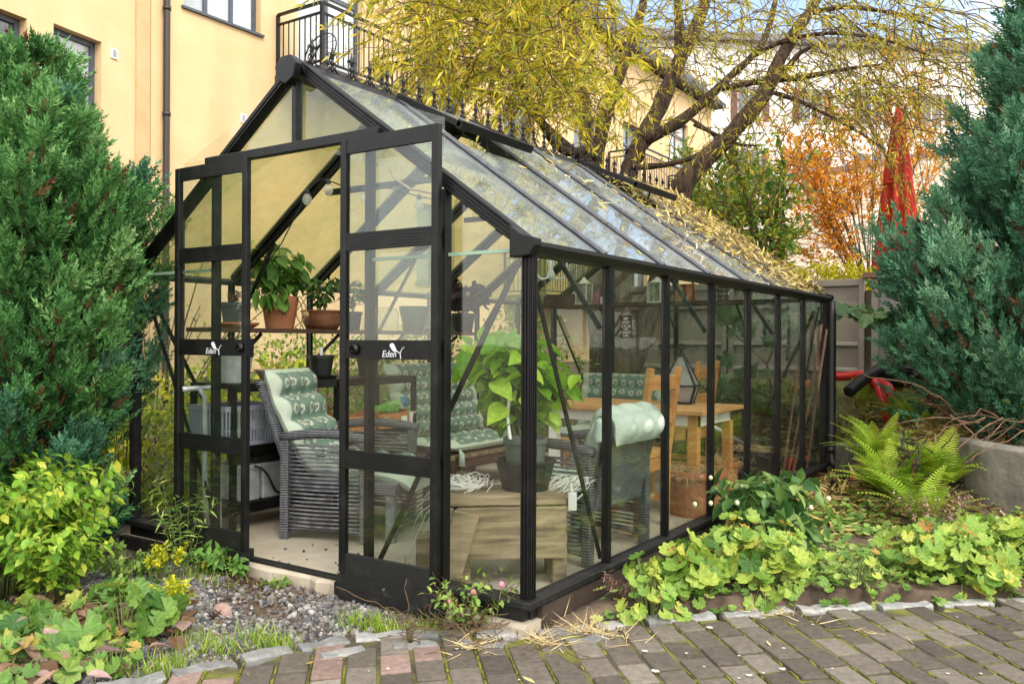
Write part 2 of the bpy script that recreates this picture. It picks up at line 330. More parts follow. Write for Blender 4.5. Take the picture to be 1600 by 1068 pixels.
# ------------------------------------------------------------------ leaf templates (base at origin, growing along +X)
def T(v, *fs): return np.array(v, float), [np.array(f, int) for f in fs]
T_LANCE = T([(0, 0, 0), (.35, .085, .035), (1, 0, -.12), (.35, -.085, .035), (.5, 0, -.01)], [(0, 4, 1), (4, 2, 1), (0, 3, 4), (4, 3, 2)])
T_OVATE = T([(0, 0, 0), (.22, .2, .05), (.55, .26, .04), (1, 0, -.14), (.55, -.26, .04), (.22, -.2, .05), (.45, 0, -.02)],
            [(0, 6, 1), (1, 6, 2), (2, 6, 3), (3, 6, 4), (4, 6, 5), (5, 6, 0)])
def t_bigleaf():
    n = 7; v = []; f = []
    for i in range(n):
        t = i/(n-1); w = .3*math.sin(PI*min(1, t**.8))*(1 if t < 1 else 0)+.0; z = -.28*t*t
        for j, y in enumerate((-1, -.5, 0, .5, 1)): v.append((t, y*w, z+abs(y)*w*.35+.02*math.sin(9*t)*abs(y)))
    for i in range(n-1):
        for j in range(4): a = i*5+j; f.append((a, a+5, a+6, a+1))
    return T(v, f)
T_BIG = t_bigleaf()
def t_round():
    """round scalloped pleated leaf like lady's mantle, stalk end at the origin"""
    v = [(0.18, 0, 0)]; n = 36; f = []
    for ring, rr in ((1, .5), (2, 1.0)):
        for k in range(n):
            a = PI*.10+k/(n-1)*PI*1.80; lob = abs(math.sin(a*4.5)); q = rr*(.80+.20*lob) if ring == 2 else rr*.92
            # notch at the stalk (a = 0)
            z = -.045*rr*math.cos(a*9)+.10*rr*rr+.03*rr*math.sin(a*2)+.02
            v.append((.18-q*.62*math.cos(a), q*.62*math.sin(a), z))
    for k in range(n-1):
        f.append((0, 1+k, 2+k)); 
    q = [(1+k, 1+n+k, 2+n+k, 2+k) for k in range(n-1)]
    return T(v, f, q)
T_ROUND = t_round()
def t_lobed():
    v = [(.1, 0, 0)]; n = 22; f = []
    for k in range(n):
        a = -PI*.86+k/(n-1)*PI*1.72; r = .55*(.62+.38*abs(math.cos(a*2.5)))*(1.25 if abs(a) < .4 else 1)
        v.append((.3+r*math.cos(a), r*math.sin(a)*.95, .06*math.cos(a*5)-.10*r))
    for k in range(n-1): f.append((0, 1+k, 2+k))
    return T(v, f)
T_LOBED = t_lobed()
def t_sprig():
    v = []; f = []; r = random.Random(3)
    def dia(p, d, L, w):
        d = np.array(d); d = d/np.linalg.norm(d); s = np.cross(d, A(r.uniform(-1, 1), r.uniform(-1, 1), 1)); s = s/np.linalg.norm(s)
        b = len(v); p = np.array(p)
        v.extend([tuple(p), tuple(p+d*L*.45+s*w), tuple(p+d*L), tuple(p+d*L*.45-s*w)]); f.append((b, b+1, b+2, b+3))
    for k in range(6):
        t = k/6
        for sg in (0, 1, 2):
            a = sg*2.1+k*.9+r.uniform(-.3, .3); dia((t*.85, 0, 0), (1.0, .75*math.cos(a), .75*math.sin(a)), .36*(1-t*.6), .045)
    dia((.55, 0, 0), (1, 0, 0), .5, .05)
    return T(v, f)
T_SPRIG = t_sprig()
T_BLADE = T([(0, -.03, 0), (0, .03, 0), (.5, .025, .04), (.5, -.025, .04), (1, 0, -.1)], [(0, 1, 2, 3)], [(3, 2, 4)])
def t_stone():
    import itertools
    v = []; r = random.Random(5)
    for i in range(5):
        th = i/4*PI; 
        for j in range(6):
            a = j/6*2*PI+i*.4; q = 1+r.uniform(-.22, .22)
            v.append((math.sin(th)*math.cos(a)*q, math.sin(th)*math.sin(a)*q*.8, math.cos(th)*q*.6))
    f = [(i*6+j, i*6+(j+1) % 6, (i+1)*6+(j+1) % 6, (i+1)*6+j) for i in range(4) for j in range(6)]
    return T(v, f)
T_STONE = t_stone()
def t_frond():
    """fern frond along +X, arching"""
    v = []; f = []; n = 21
    def z(t): return .34*t-.62*t*t
    for k in range(n):
        t = .1+.9*k/n; L = .24*math.sin(PI*min(1, (t*.92+.08)))**.8*(1-.25*t)+.015
        for sg in (-1, 1):
            p = A(t, 0, z(t)); d = nrm(A(.35, sg, -.1)); side = nrm(A(1, -.35*sg, (.34-1.24*t)))
            w = .0135; b = len(v)
            for q, ww in ((0, .7), (.3, 1.0), (.6, .8)):
                c = p+d*L*q; v.append(tuple(c-side*w*ww)); v.append(tuple(c+side*w*ww))
            v.append(tuple(p+d*L+A(0, 0, -.02)))
            f.append((b, b+1, b+3, b+2)); f.append((b+2, b+3, b+5, b+4)); f.append((b+4, b+5, b+6, b+6))
    v2 = []; 
    ff = [q for q in f if q[2] != q[3]]; tri = [q[:3] for q in f if q[2] == q[3]]
    b = len(v)
    for k in range(9):
        t = k/8; v.append((t, -.006*(1-t*.7), z(t)-.004)); v.append((t, .006*(1-t*.7), z(t)-.004))
    ff += [(b+2*k, b+2*k+1, b+2*k+3, b+2*k+2) for k in range(8)]
    return T(v, ff, tri)
T_FROND = t_frond()
# ================================================================== SETTING
KERB = np.array([(1.515, -1.82), (1.673, -1.357), (1.794, -1.096), (1.905, -.771), (2.073, -.427), (2.296, -.195), (2.61, -.005), (2.875, .37), (3.448, .976), (4.126, 1.552), (4.95, 2.13), (6.8, 3.34)])
PZ = -.115          # level of the paving
def kerb_side(x, y):
    """signed distance to the kerb line, positive on the paved side"""
    best = np.full(np.shape(x), 1e9); sg = np.ones(np.shape(x))
    for a, b in zip(KERB[:-1], KERB[1:]):
        d = b-a; t = np.clip(((x-a[0])*d[0]+(y-a[1])*d[1])/(d@d), 0, 1)
        qx, qy = x-a[0]-t*d[0], y-a[1]-t*d[1]; q = np.hypot(qx, qy)
        s = np.sign(-(d[0]*(y-a[1])-d[1]*(x-a[0]))); u = q < best
        best = np.where(u, q, best); sg = np.where(u, s, sg)
    return best*sg
def gh(x, y):
    """height of the ground"""
    x = np.asarray(x, float); y = np.asarray(y, float)
    z = -.140-.055*sst(1.0, -.1, x)+.06*sst(2.5, 2.70, x)
    back = .64*sst(4.55, 6.0, y)
    right = .46*sst(2.75, 3.3, x)*sst(2.7, 4.3, y)
    z = z+np.maximum(back, right*.9)
    z = z+.02*np.sin(3.1*x+1)*np.cos(2.7*y)*sst(0, .3, np.maximum(x-2.75, y-4.7))
    ks = kerb_side(x, y)
    z = np.where(ks > -.05, np.minimum(z, -.15), z)
    return z
def axis(lo, hi, st, ext): return np.array([-e for e in ext[::-1]]+list(np.arange(lo, hi+1e-6, st))+list(ext))
gx = axis(-4, 7, .07, [10, 20, 45, 120]); gy = axis(-4, 8, .07, [12, 20, 45, 120])
X, Y = np.meshgrid(gx, gy, indexing='ij'); Z = gh(X, Y)+np.where((abs(X) < 8) & (abs(Y) < 9), rng.normal(size=X.shape)*.004, 0)
nx, ny = X.shape; I = np.arange(nx*ny).reshape(nx, ny)
F = np.stack([I[:-1, :-1], I[1:, :-1], I[1:, 1:], I[:-1, 1:]], -1).reshape(-1, 4)
GROUND = mat('ground_soil', (.035, .022, .014), (.15, .105, .07), scale=7, rough=1, bump=.7, bscale=45, detail=8)
tag(MB().add(np.stack([X, Y, Z], -1).reshape(-1, 3), F).build('ground', GROUND, smooth=True), kind='structure')

# raised terrace behind the steel fence
tag(MB().box(-.35, 30, 6.42, 60, -.2, 1.52).build('terrace', mat('terrace_soil', (.10, .08, .05), (.2, .17, .11), scale=3, rough=1)), kind='structure')

# concrete floor of the greenhouse with a crumbled front edge
mb = MB(); n = 44; xs = np.linspace(-.06, 2.60, n); edge = -.055+rng.normal(size=n)*.008
V = []
for i in range(n):
    V += [(xs[i], edge[i]+.012, -.075), (xs[i], edge[i], -.09), (xs[i], edge[i]-.004, -.25), (xs[i], 4.50, -.075), (xs[i], 4.50, -.25)]
F = []
for i in range(n-1):
    a = i*5; b = a+5; F += [(a, b, b+3, a+3), (a+1, b+1, b, a), (a+2, b+2, b+1, a+1), (a+3, b+3, b+4, a+4)]
F += [(0, 3, 4, 2, 1), tuple(reversed([(n-1)*5+k for k in (0, 3, 4, 2, 1)]))]
FLOOR = mat('floor_concrete', (.30, .25, .185), (.49, .43, .34), scale=2.6, rough=.9, bump=.15, bscale=90, lo=.3, hi=.68, detail=9)
tag(mb.add(V, F).build('concrete_floor', FLOOR), kind='structure')

# paving: blocks laid at 47 degrees in half-bond, moss in the joints
PAVM = attrmat('paving_stone', [(0, (.068, .057, .045)), (.4, (.115, .098, .078)), (.75, (.165, .144, .116)), (.9, (.25, .222, .182)), (.93, (.19, .130, .108)), (1, (.25, .175, .148))], rough=.85, nscale=38, namp=.85, bump=.35, bscale=90)
e1 = A(math.cos(math.radians(47)), math.sin(math.radians(47))); e2 = A(math.cos(math.radians(-47)), math.sin(math.radians(-47)))
mb = MB(); o0 = A(3.332, .369); wst, lst = .1147, .1737
for i in range(-34, 34):
    for j in range(-30, 24):
        c = o0+e1*wst*(i+.5)+e2*lst*(j+.5+.5*(i % 2)+.0)
        ks = float(kerb_side(c[0], c[1]))
        if ks < .06 or c[1] < -2.4 or c[0] > 6.5 or c[1] > 3.2: continue
        pink = c[0] < 2.45 and c[1] < -.3 and ks < .3 and rng.random() < .6
        v = min(.9, rng.random()**1.2*.8+(.12 if rng.random() < .12 else 0)) if not pink else rng.choice([.93, .95, .98, .99])
        h = rng.normal()*.0022; ax = np.array([[*e1, rng.normal()*.016], [*e2, rng.normal()*.014], [0, 0, 1]])
        mb.obox((c[0], c[1], PZ-.035+h), ax, (wst/2-.0052-.003*rng.random(), lst/2-.0052-.003*rng.random(), .035), v)
tag(mb.build('paving', PAVM, bevel=.006), kind='structure')
MOSS = mat('joint_moss', (.06, .05, .03), (.135, .14, .02), scale=4, rough=1, bump=.8, bscale=80, lo=.42, hi=.58)
g = 60; px = np.linspace(1.2, 7, g); py = np.linspace(-3, 4, g); X, Y = np.meshgrid(px, py, indexing='ij'); K = kerb_side(X, Y); I = np.arange(g*g).reshape(g, g)
F = np.stack([I[:-1, :-1], I[1:, :-1], I[1:, 1:], I[:-1, 1:]], -1).reshape(-1, 4); keep = K.reshape(-1)[F].min(1) > -.02
tag(MB().add(np.stack([X, Y, np.full_like(X, PZ-.0065)], -1).reshape(-1, 3), F[keep]).build('joint_sand', MOSS), kind='structure')
# small moss cushions along the joints
mb = MB(); N = 5200; cx = rng.uniform(1.3, 5.2, N); cy = rng.uniform(-1.3, 2.4, N); al = (np.stack([cx, cy], -1)-o0)@np.array([e1, e2]).T
la = np.linalg.solve(np.array([e1, e2]).T, (np.stack([cx, cy], -1)-o0).T).T
la[:, 0] = np.round(la[:, 0]/wst)*wst; q = o0+la[:, :1]*e1+la[:, 1:]*e2
ok = (kerb_side(q[:, 0], q[:, 1]) > .03) & (np.sin(q[:, 0]*5+np.cos(q[:, 1]*4)*2)+rng.normal(size=N)*.6 > -.1)
q = q[ok]; N = len(q); L = np.concatenate([q, np.full((N, 1), PZ-.004)], 1)
R = np.repeat(np.array([[e2[0], -e2[1], 0], [e2[1], e2[0], 0], [0, 0, 1.]])[None], N, 0)
mb.scatter(T_STONE, L, R, np.stack([rng.uniform(.012, .035, N), rng.uniform(.004, .008, N), rng.uniform(.004, .009, N)], -1), rng.random(N))
MOSSL = attrmat('moss', [(0, (.06, .075, .008)), (.6, (.15, .17, .015)), (1, (.26, .25, .03))], rough=1, bump=.8, bscale=300)
tag(mb.build('moss', MOSSL, smooth=True), 'yellow green moss growing in the joints of the paving', 'moss', kind='stuff')
# pale lichen spots
LICH = mat('lichen', (.55, .53, .47), rough=1)
mb = MB()
for k in range(130):
    x, y = rng.uniform(2.2, 5, 1)[0], rng.uniform(-.8, 2.2, 1)[0]
    if kerb_side(x, y) < .12: continue
    a = np.linspace(0, 2*PI, 10, endpoint=False); r = (.004+.009*rng.random()**2)*(1+.3*rng.normal(size=10)*.6)
    mb.add(np.stack([x+r*np.cos(a)*1.1, y+r*np.sin(a), np.full(10, PZ+.0035)], -1), [tuple(range(10))])
tag(mb.build('lichen', LICH), 'pale round lichen spots on the grey paving', 'lichen', kind='stuff')

# kerb of split granite
KERBM = attrmat('granite', [(0, (.16, .16, .155)), (.5, (.235, .235, .225)), (1, (.33, .33, .315))], rough=.85, nscale=22, namp=.9, bump=.5, bscale=50)
def rough_block(mb, c, t, L, w, h, r):
    t = nrm(A(t[0], t[1])); nrmv = A(-t[1], t[0]); nseg = 5; V = []
    for i in range(nseg+1):
        s = -L/2+L*i/nseg
        w0 = w/2*(1+.16*rng.normal()*.7); w1 = w/2*(1+.16*rng.normal()*.7); zt = h+rng.normal()*.004
        for off, z in ((-w0*1.02, -.08), (-w0, zt-.008), (-w0+.012, zt), (w1-.012, zt), (w1, zt-.008), (w1*1.02, -.08)):
            p = A(c[0], c[1])+t*s+nrmv*off; V.append((p[0], p[1], c[2]+z))
    F = []
    for i in range(nseg):
        for j in range(5): a = i*6+j; F.append((a, a+6, a+7, a+1))
    F += [tuple(range(6)), tuple(range(nseg*6+5, nseg*6-1, -1))]
    mb.add(V, F, r)
mb = MB(); seg = np.hypot(*(KERB[1:]-KERB[:-1]).T); cum = np.concatenate([[0], np.cumsum(seg)])
def kpt(s):
    s = min(max(s, 0), cum[-1]-1e-6); i = int(np.searchsorted(cum, s, side='right')-1); d = (KERB[i+1]-KERB[i])/seg[i]
    return KERB[i]+d*(s-cum[i]), d
s = .2
while s < 6.2:
    L = rng.uniform(.17, .23) if s < 2.5 else rng.uniform(.22, .34); p, d = kpt(s+L/2)
    if s < 2.3 or rng.random() < .8: rough_block(mb, (p[0], p[1], PZ+.003), d, L-.018, .082, 0, rng.random())
    s += L+(.012 if s < 2.3 else .03)
for s in (1.42, 1.72, 2.0, 2.35):
    p, d = kpt(s); nn = A(d[1], -d[0]); p = p+nn*.125; rough_block(mb, (p[0], p[1], PZ+.003), d, .16, .07, 0, rng.random())
tag(mb.build('kerb', KERBM, bevel=.003), kind='structure')

# gravel in front of the doorway
STONEM = attrmat('gravel_stone', [(0, (.05, .052, .06)), (.35, (.115, .118, .128)), (.65, (.18, .165, .145)), (.9, (.27, .26, .245)), (1, (.42, .40, .38))], rough=.85, nscale=60, namp=.5)
N = 26000; x = rng.uniform(.15, 2.45, N); y = rng.uniform(-1.45, -.03, N)
ks = kerb_side(x, y); mul = np.exp(-(((x-1.16)/.30)**2+((y+.10)/.12)**2))+.9*np.exp(-(((x-1.45)/.34)**2+((y+.38)/.10)**2))
dens = np.where((ks < -.06) & (y < -.06), 1.0, 0)*(1-np.clip(mul*1.05, 0, .96))*sst(.1, .6, x+.4*(y+.6)); dens = dens*np.where(ks > -.22, .45, 1)
k = rng.random(N) < dens; x, y = x[k], y[k]; N = len(x); sz = rng.gamma(4, .0017, N)+.0025
mb = MB(); mb.scatter(T_STONE, np.stack([x, y, gh(x, y)+sz*.35], -1), frames(rdir(N)), sz, rng.random(N))
tag(mb.build('gravel', STONEM), 'grey and white gravel scattered before the doorway', 'gravel', kind='stuff')
# brown mulch crumbs over the bare patch
MULCH = attrmat('mulch_bits', [(0, (.035, .018, .01)), (.6, (.12, .065, .035)), (1, (.26, .17, .10))], rough=1)
N = 3200; x = rng.normal(1.16, .32, N); y = rng.normal(-.16, .10, N); k = (y < -.06) & (kerb_side(x, y) < -.1); x, y = x[k], y[k]; N = len(x)
mb = MB(); mb.scatter(T_LANCE, np.stack([x, y, gh(x, y)+.006], -1), frames(nrm(rdir(N)*A(1, 1, .25)), up=A(0, 0, 1)), rng.uniform(.012, .05, N), rng.random(N))
tag(mb.build('mulch', MULCH), 'brown bark mulch and dead bits before the concrete edge', 'mulch', kind='stuff')

# ------------------------------------------------------------------ yellow apartment building
YEL = mat('ochre_render', (.61, .44, .235), (.69, .51, .295), scale=1.3, rough=.95, bump=.2, bscale=70, detail=8, lo=.3, hi=.7)
_t = YEL.node_tree; _b = _t.nodes['Principled BSDF']; _l = _b.inputs['Base Color'].links[0].from_socket       # rain streaks and grime down the render
_n = nnoise(_t, 2.2, 6, stretch=(1, 1, .07)); _r = nramp(_t, _n.outputs['Fac'], [(.3, (.86, .85, .84)), (.5, (1, 1, 1)), (.75, (1.04, 1.03, 1.02))]); _m = _t.nodes.new('ShaderNodeMixRGB'); _m.blend_type = 'MULTIPLY'; _m.inputs[0].default_value = .8
_t.links.new(_l, _m.inputs[1]); _t.links.new(_r.outputs[0], _m.inputs[2]); _t.links.new(_m.outputs[0], _b.inputs['Base Color'])
YELD = mat('ochre_shade', (.53, .37, .19), (.58, .42, .23), scale=3, rough=.95)  # darker ochre: shading at the wall corner put into the colour
WFR = mat('blue_grey_frame', (.055, .07, .09), (.075, .095, .12), scale=10, rough=.5)
PANE = mat('window_pane', (.34, .37, .40), (.62, .64, .66), scale=.8, rough=.06, spec=.9)  # pale base: white curtain, with the whitish sky reflection put into the colour
PANED = mat('dark_window_pane', (.03, .04, .05), (.16, .18, .2), scale=1.0, rough=.05, spec=.9)
WHITE = mat('white_paint', (.78, .77, .74), rough=.6)
def cells(mb, x0, x1, y0, y1, z0, z1, holes):
    ys = sorted({y0, y1, *[h[0] for h in holes], *[h[1] for h in holes]}); zs = sorted({z0, z1, *[h[2] for h in holes], *[h[3] for h in holes]})
    for a, b in zip(ys[:-1], ys[1:]):
        run = None
        for c, d in zip(zs[:-1], zs[1:]):
            if any(h[0]-1e-6 <= a and b <= h[1]+1e-6 and h[2]-1e-6 <= c and d <= h[3]+1e-6 for h in holes):
                if run: mb.box(x0, x1, a, b, *run); run = None
            else: run = (run[0], d) if run else (c, d)
        if run: mb.box(x0, x1, a, b, *run)
def window(root, h, xo, T_=((0, 0, 0), 0), nv=2, trans=None, pane=None, frame=None, sill=True, fw=.07):
    y0, y1, z0, z1 = h; mb = MB(); x0, x1 = xo-.20, xo-.13
    mb.box(x0, x1, y0, y0+fw, z0, z1); mb.box(x0, x1, y1-fw, y1, z0, z1); mb.box(x0, x1, y0+fw, y1-fw, z0, z0+fw); mb.box(x0, x1, y0+fw, y1-fw, z1-fw, z1)
    for k in range(1, nv): yy = y0+(y1-y0)*k/nv; mb.box(x0+.005, x1-.005, yy-.035, yy+.035, z0+fw, z1-fw)
    if trans: mb.box(x0+.003, x1-.003, y0+fw, y1-fw, trans-.04, trans+.04)
    if sill: mb.box(xo-.13, xo+.05, y0-.04, y1+.04, z0-.035, z0+.003)
    w = mb.xf(*T_).build('window', frame or WFR, root)
    p = MB().box(x0+.02, x0+.03, y0+fw, y1-fw, z0+fw, z1-fw).xf(*T_).build('pane', pane or PANE, w)
    return w
def railing(root, path, z0, z1, sp=.12, name='railing'):
    mb = MB(); path = [A(*p) for p in path]
    for a, b in zip(path[:-1], path[1:]):
        for z, w in ((z1, .045), (z1-.17, .035), (z0+.08, .035)): mb.bar((*a, z), (*b, z), w, w)
        L = np.linalg.norm(b-a); n = max(1, int(L/sp)); d = (b-a)/L
        for k in range(1, n): p = a+d*L*k/n; mb.bar((*p, z0+.08), (*p, z1-.17), .016, .016, up=(1, 0, 0))
    for p in path: mb.bar((*p, z0), (*p, z1), .05, .05, up=(1, 0, 0))
    return mb.build(name, BLACK, root)
yb = thing('apartment_building', 'yellow rendered apartment building with blue grey windows and black drainpipe', 'building', (-7.3, 4.85, -.15))
XW = -7.3
HO = [(5.4, 6.9, 6.16, 7.7), (7.72, 9.35, 5.58, 8.2), (11, 12.5, 5.7, 7.4), (14.2, 15.6, 5.7, 7.4), (17.6, 19, 5.7, 7.4), (20.6, 21.8, 5.6, 7.7), (24.1, 25.7, 7.0, 8.6),
      (11, 12.3, 2.2, 3.9), (15, 16.2, 2.2, 4.0), (17.3, 18.5, 2.2, 4.0), (21, 22.4, 2.2, 4.0)]
mb = MB(); cells(mb, XW-.4, XW, 4.85, 28, -.3, 9.7, HO); mb.build('wall', YEL, yb)
for i, h in enumerate(HO):
    window(yb, h, XW, nv=3 if i == 0 else 2, pane=PANE if i in (0, 1, 6) else PANED, trans=None if i in (0,) else h[2]+(h[3]-h[2])*.7, sill=i != 1)
MB().prism([(-7.75, 9.75), (-6.85, 9.75), (-6.85, 9.9), (-9, 12), (-12, 12), (-12, 9.75)], 1, 4.5, 28.3).build('roof', mat('dark_roof', (.04, .04, .045), rough=.7), yb)
TW = ((-7.32, 4.83, 0), math.atan2(.2, .98))
HW = [(-1.63, -.86, 3.7, 5.16), (-2.75, -2.02, 3.7, 5.08)]
mb = MB(); cells(mb, -.4, 0, -5.6, 0, -.3, 9.7, HW); mb.xf(*TW).build('wall', YEL, yb)
MB().box(0.003, .03, -.26, -.003, -.3, 9.7).xf(*TW).build('corner_pilaster', YELD, yb)
window(yb, HW[0], 0, TW, nv=1, trans=4.52); window(yb, HW[1], 0, TW, nv=1, trans=4.52, pane=PANED)
mb = MB(); mb.tube([(-7.22, 5.06, z) for z in np.linspace(-.2, 9.7, 12)], .05, 12)
for z in (1.2, 2.9, 4.4, 6.0, 7.8): mb.lathe([(.052, -.03), (.062, -.03), (.062, .03), (.052, .03)], (-7.22, 5.06, z), 12)
mb.build('drainpipe', mat('brown_black_pipe', (.03, .022, .018), rough=.4), yb, smooth=True)
def vent(xf_, y, z):
    v = MB().box(0, .02, y-.06, y+.06, z-.07, z+.07).xf(*xf_).build('wall_vent', WHITE, yb)
    m2 = MB(); [m2.box(.0205, .026, y-.035, y+.035, z-.045+k*.018, z-.037+k*.018) for k in range(6)]; m2.xf(*xf_).build('grille', GREYPL, v)
vent(TW, -.65, 5.06); vent(((XW, 0, 0), 0), 6.54, 4.67)
def balcony(x1, y0, y1, z, full=True):
    b = MB().box(XW+.003, x1, y0, y1, z-.16, z).build('balcony', mat('balcony_edge', (.05, .045, .04), rough=.8), yb)
    railing(b, [(XW+.04, y0+.04), (x1-.04, y0+.04), (x1-.04, y1-.04), (XW+.04, y1-.04)], z, z+1.05)
balcony(-6.15, 7.2, 9.9, 5.55); balcony(-6.1, 19.6, 24, 5.5); balcony(-6.1, 14.2, 19, 2.1)
# folding moon chair on the balcony
mc = thing('balcony_chair', 'dark round folding chair standing on the yellow building balcony', 'chair', (-6.75, 7.75, 5.55))
ang = np.linspace(0, 2*PI, 25); c0 = A(-6.75, 7.75, 6.02); ux = nrm(A(-.25, .8, .0)); uz = nrm(A(.55, .17, .7))
MB().tube([c0+.36*(math.cos(a)*ux+math.sin(a)*uz) for a in ang], .012, 6).build('rim', BLACK, mc)
mb = MB()
for a in ang[:-1:2]: mb.tube([c0+.36*(math.cos(a)*ux+math.sin(a)*uz), c0+.2*(math.cos(a)*ux+math.sin(a)*uz)-.08*np.cross(ux, uz), c0-.12*np.cross(ux, uz)], .005, 4)
mb.build('seat', mat('dark_cord', (.03, .03, .032), rough=.9), mc)
for s_ in (-1, 1):
    for q in (-1, 1): MB().bar(c0+ux*.2*s_-uz*.2*q+A(0, 0, -.05), (c0[0]+.22*q, c0[1]+.22*s_, 5.55), .02, .02).build('leg', BLACK, mc)

# ------------------------------------------------------------------ white building far behind and beige wall
wb = thing('white_apartment_building', 'white apartment building far behind the trees with brown window shutters', 'building', at(1180, 534, 42)*A(1, 1, 0)+A(0, 0, 0))
c = at(1230, 534, 42); ang = math.atan2(RT[1], RT[0])+.12; TB = ((c[0], c[1], 0), ang-PI/2)   # local +x towards... facade in local y
WHR = mat('white_render', (.72, .71, .70), (.80, .79, .78), scale=.6, rough=.9); SHUT = mat('brown_shutter', (.13, .05, .035), rough=.7)
HH = []
for zz in (2.5, 5.6, 8.7, 11.8):
    for yy in (-9, -5.8, -2.6, .6, 3.8, 7.0): HH.append((yy, yy+1.25, zz, zz+1.7))
TBR = ((c[0], c[1], 0), math.atan2(-FW[1], -FW[0])+.12)
mb = MB(); cells(mb, -3, 0, -12, 13, -.3, 15.6, HH); mb.xf(*TBR).build('wall', WHR, wb)
MB().box(-3.3, .5, -12.3, 13.3, 15.6, 15.95).xf(*TBR).build('roof', mat('grey_roof_edge', (.16, .16, .17), rough=.8), wb)
for h in HH:
    window(wb, h, 0, TBR, nv=2, pane=PANED, frame=WHITE)
    for sgn, y in ((-1, h[0]-.36), (1, h[1]+.02)): MB().box(.003, .05, y, y+.34, h[2], h[3]).xf(*TBR).build('shutter', SHUT, wb)
for yy, zz in ((-3, 5.5), (3.4, 8.6), (-3, 8.6), (3.4, 5.5)):
    mb = MB().box(.003, 1.3, yy-.2, yy+2.8, zz-.18, zz); bb = mb.xf(*TBR).build('balcony', mat('grey_balcony', (.25, .25, .26), rough=.8), wb)
    m2 = MB(); 
    for z in (zz+1.0, zz+.1): m2.box(1.22, 1.26, yy-.2, yy+2.8, z, z+.05)
    for k in range(22): y = yy-.15+k*.135; m2.box(1.23, 1.25, y, y+.03, zz+.1, zz+1.0)
    m2.xf(*TBR).build('railing', BLACK, bb)
BEIGE = mat('beige_render', (.50, .43, .34), (.66, .59, .49), scale=2.2, rough=.95, stretch=(1, 1, 3), bump=1.0, bscale=5, bdist=.08, detail=8)
p0, p1 = at(1120, 300, 17.5), at(1560, 226, 18.5); d = p1-p0; d[2] = 0; d = nrm(d); nn = A(d[1], -d[0], 0)
mb = MB(); V = []
for s_, zt in ((p0, p0[2]), (p1, p1[2])):
    for off in (0, .5): V += [s_-nn*off, s_-nn*off]; V[-2] = A(V[-2][0], V[-2][1], 1.4); V[-1] = A(V[-1][0], V[-1][1], zt)
mb.add(V, [(0, 4, 5, 1), (2, 3, 7, 6), (1, 5, 7, 3), (0, 1, 3, 2), (4, 6, 7, 5)])
bw = thing('garden_wall', 'tall beige rough rendered wall behind the orange tree', 'wall', (p0[0], p0[1], 1.52)); mb.build('wall_body', BEIGE, bw)
MB().bar(p0+A(0, 0, .05)-nn*.25, p1+A(0, 0, .05)-nn*.25, .62, .10).build('coping', mat('brown_coping', (.16, .09, .06), (.24, .14, .1), scale=4, rough=.9), bw)

# ------------------------------------------------------------------ steel panel fence behind the greenhouse
STEEL = mat('taupe_steel', (.185, .16, .13), (.27, .235, .19), scale=1.6, rough=.5, metal=.2, bump=.03, detail=8)
STEELL = mat('light_steel_rail', (.30, .28, .245), (.36, .34, .30), scale=8, rough=.45, metal=.2)
def fence(x0, x1, lab):
    f = thing('steel_fence', lab, 'fence', ((x0+x1)/2, 6.34, .45))
    MB().box(x0+.02, x1-.02, 6.33, 6.37, .40, 1.62).build('panel', STEEL, f)
    for z, h in ((1.60, .07), (1.38, .045), (.98, .04), (.72, .04), (.47, .05)): MB().box(x0+.06, x1-.06, 6.295, 6.3295, z-h/2, z+h/2).build('rail', STEELL if z < 1 else STEEL, f, bevel=.006)
    for x in (x0+.02, x1-.06): MB().box(x, x+.05, 6.28, 6.345, .40, 1.64).build('post', STEEL, f, bevel=.004)
fence(-.35, 1.1, 'taupe steel panel fence seen through the glass behind the willow trunk')
fence(1.1, 2.52, 'taupe steel panel fence beside the leafy vine at the greenhouse corner')
f = thing('steel_screen', 'darker brushed steel screen behind the right juniper', 'fence', (3.6, 6.36, .45))
MB().box(2.62, 5.6, 6.35, 6.38, .40, 1.62).build('panel', mat('brushed_steel', (.16, .155, .145), (.30, .29, .27), scale=1.4, rough=.38, metal=.45), f)
for x in (2.58, 4.1): MB().box(x, x+.06, 6.29, 6.345, .40, 1.64).build('post', STEEL, f)
MB().box(2.64, 5.6, 6.30, 6.347, 1.16, 1.22).build('rail', BLACK, f); MB().box(2.5, 5.6, 6.25, 6.45, 1.64, 1.69).build('cap', mat('rusty_cap', (.12, .05, .035), (.2, .1, .07), scale=6, rough=.8), f)
# ================================================================== GREENHOUSE
GW, GL, HE, HR = 2.57, 4.457, 1.343, 2.266; BAY = GL/7; FZ = -.075
def zr(x): return HE+(min(x, GW-x)/(GW/2))*(HR-HE)
gr = thing('greenhouse', 'black framed glass greenhouse with sliding doors open and crested ridge', 'greenhouse', (GW/2, GL/2, FZ))
# base
mb = MB()
for x0, x1, y0, y1 in ((-.05, GW+.05, GL-.02, GL+.05), (-.05, .03, .03, GL-.02), (GW-.03, GW+.05, .03, GL-.02), (-.05, .70, -.06, .03), (1.75, GW+.05, -.06, .03)):
    mb.box(x0, x1, y0, y1, -.016, .012)
for x0, x1, y0, y1 in ((-.01, GW+.01, GL-.01, GL+.02), (-.012, .02, .01, GL-.01), (GW-.02, GW+.012, .01, GL-.01), (0, .98, -.03, .01), (1.66, GW, -.03, .01)):
    mb.box(x0, x1, y0, y1, FZ+.001, -.022)
mb.box(.98, 1.66, -.035, .01, FZ+.001, FZ+.016)
mb.build('base_frame', BLACKW, gr, bevel=.004)
MB().box(GW+.014, GW+.036, .05, GL, -.17, -.025).build('plinth_board', mat('wet_brown_board', (.028, .018, .012), (.06, .04, .028), scale=5, rough=.8), gr)
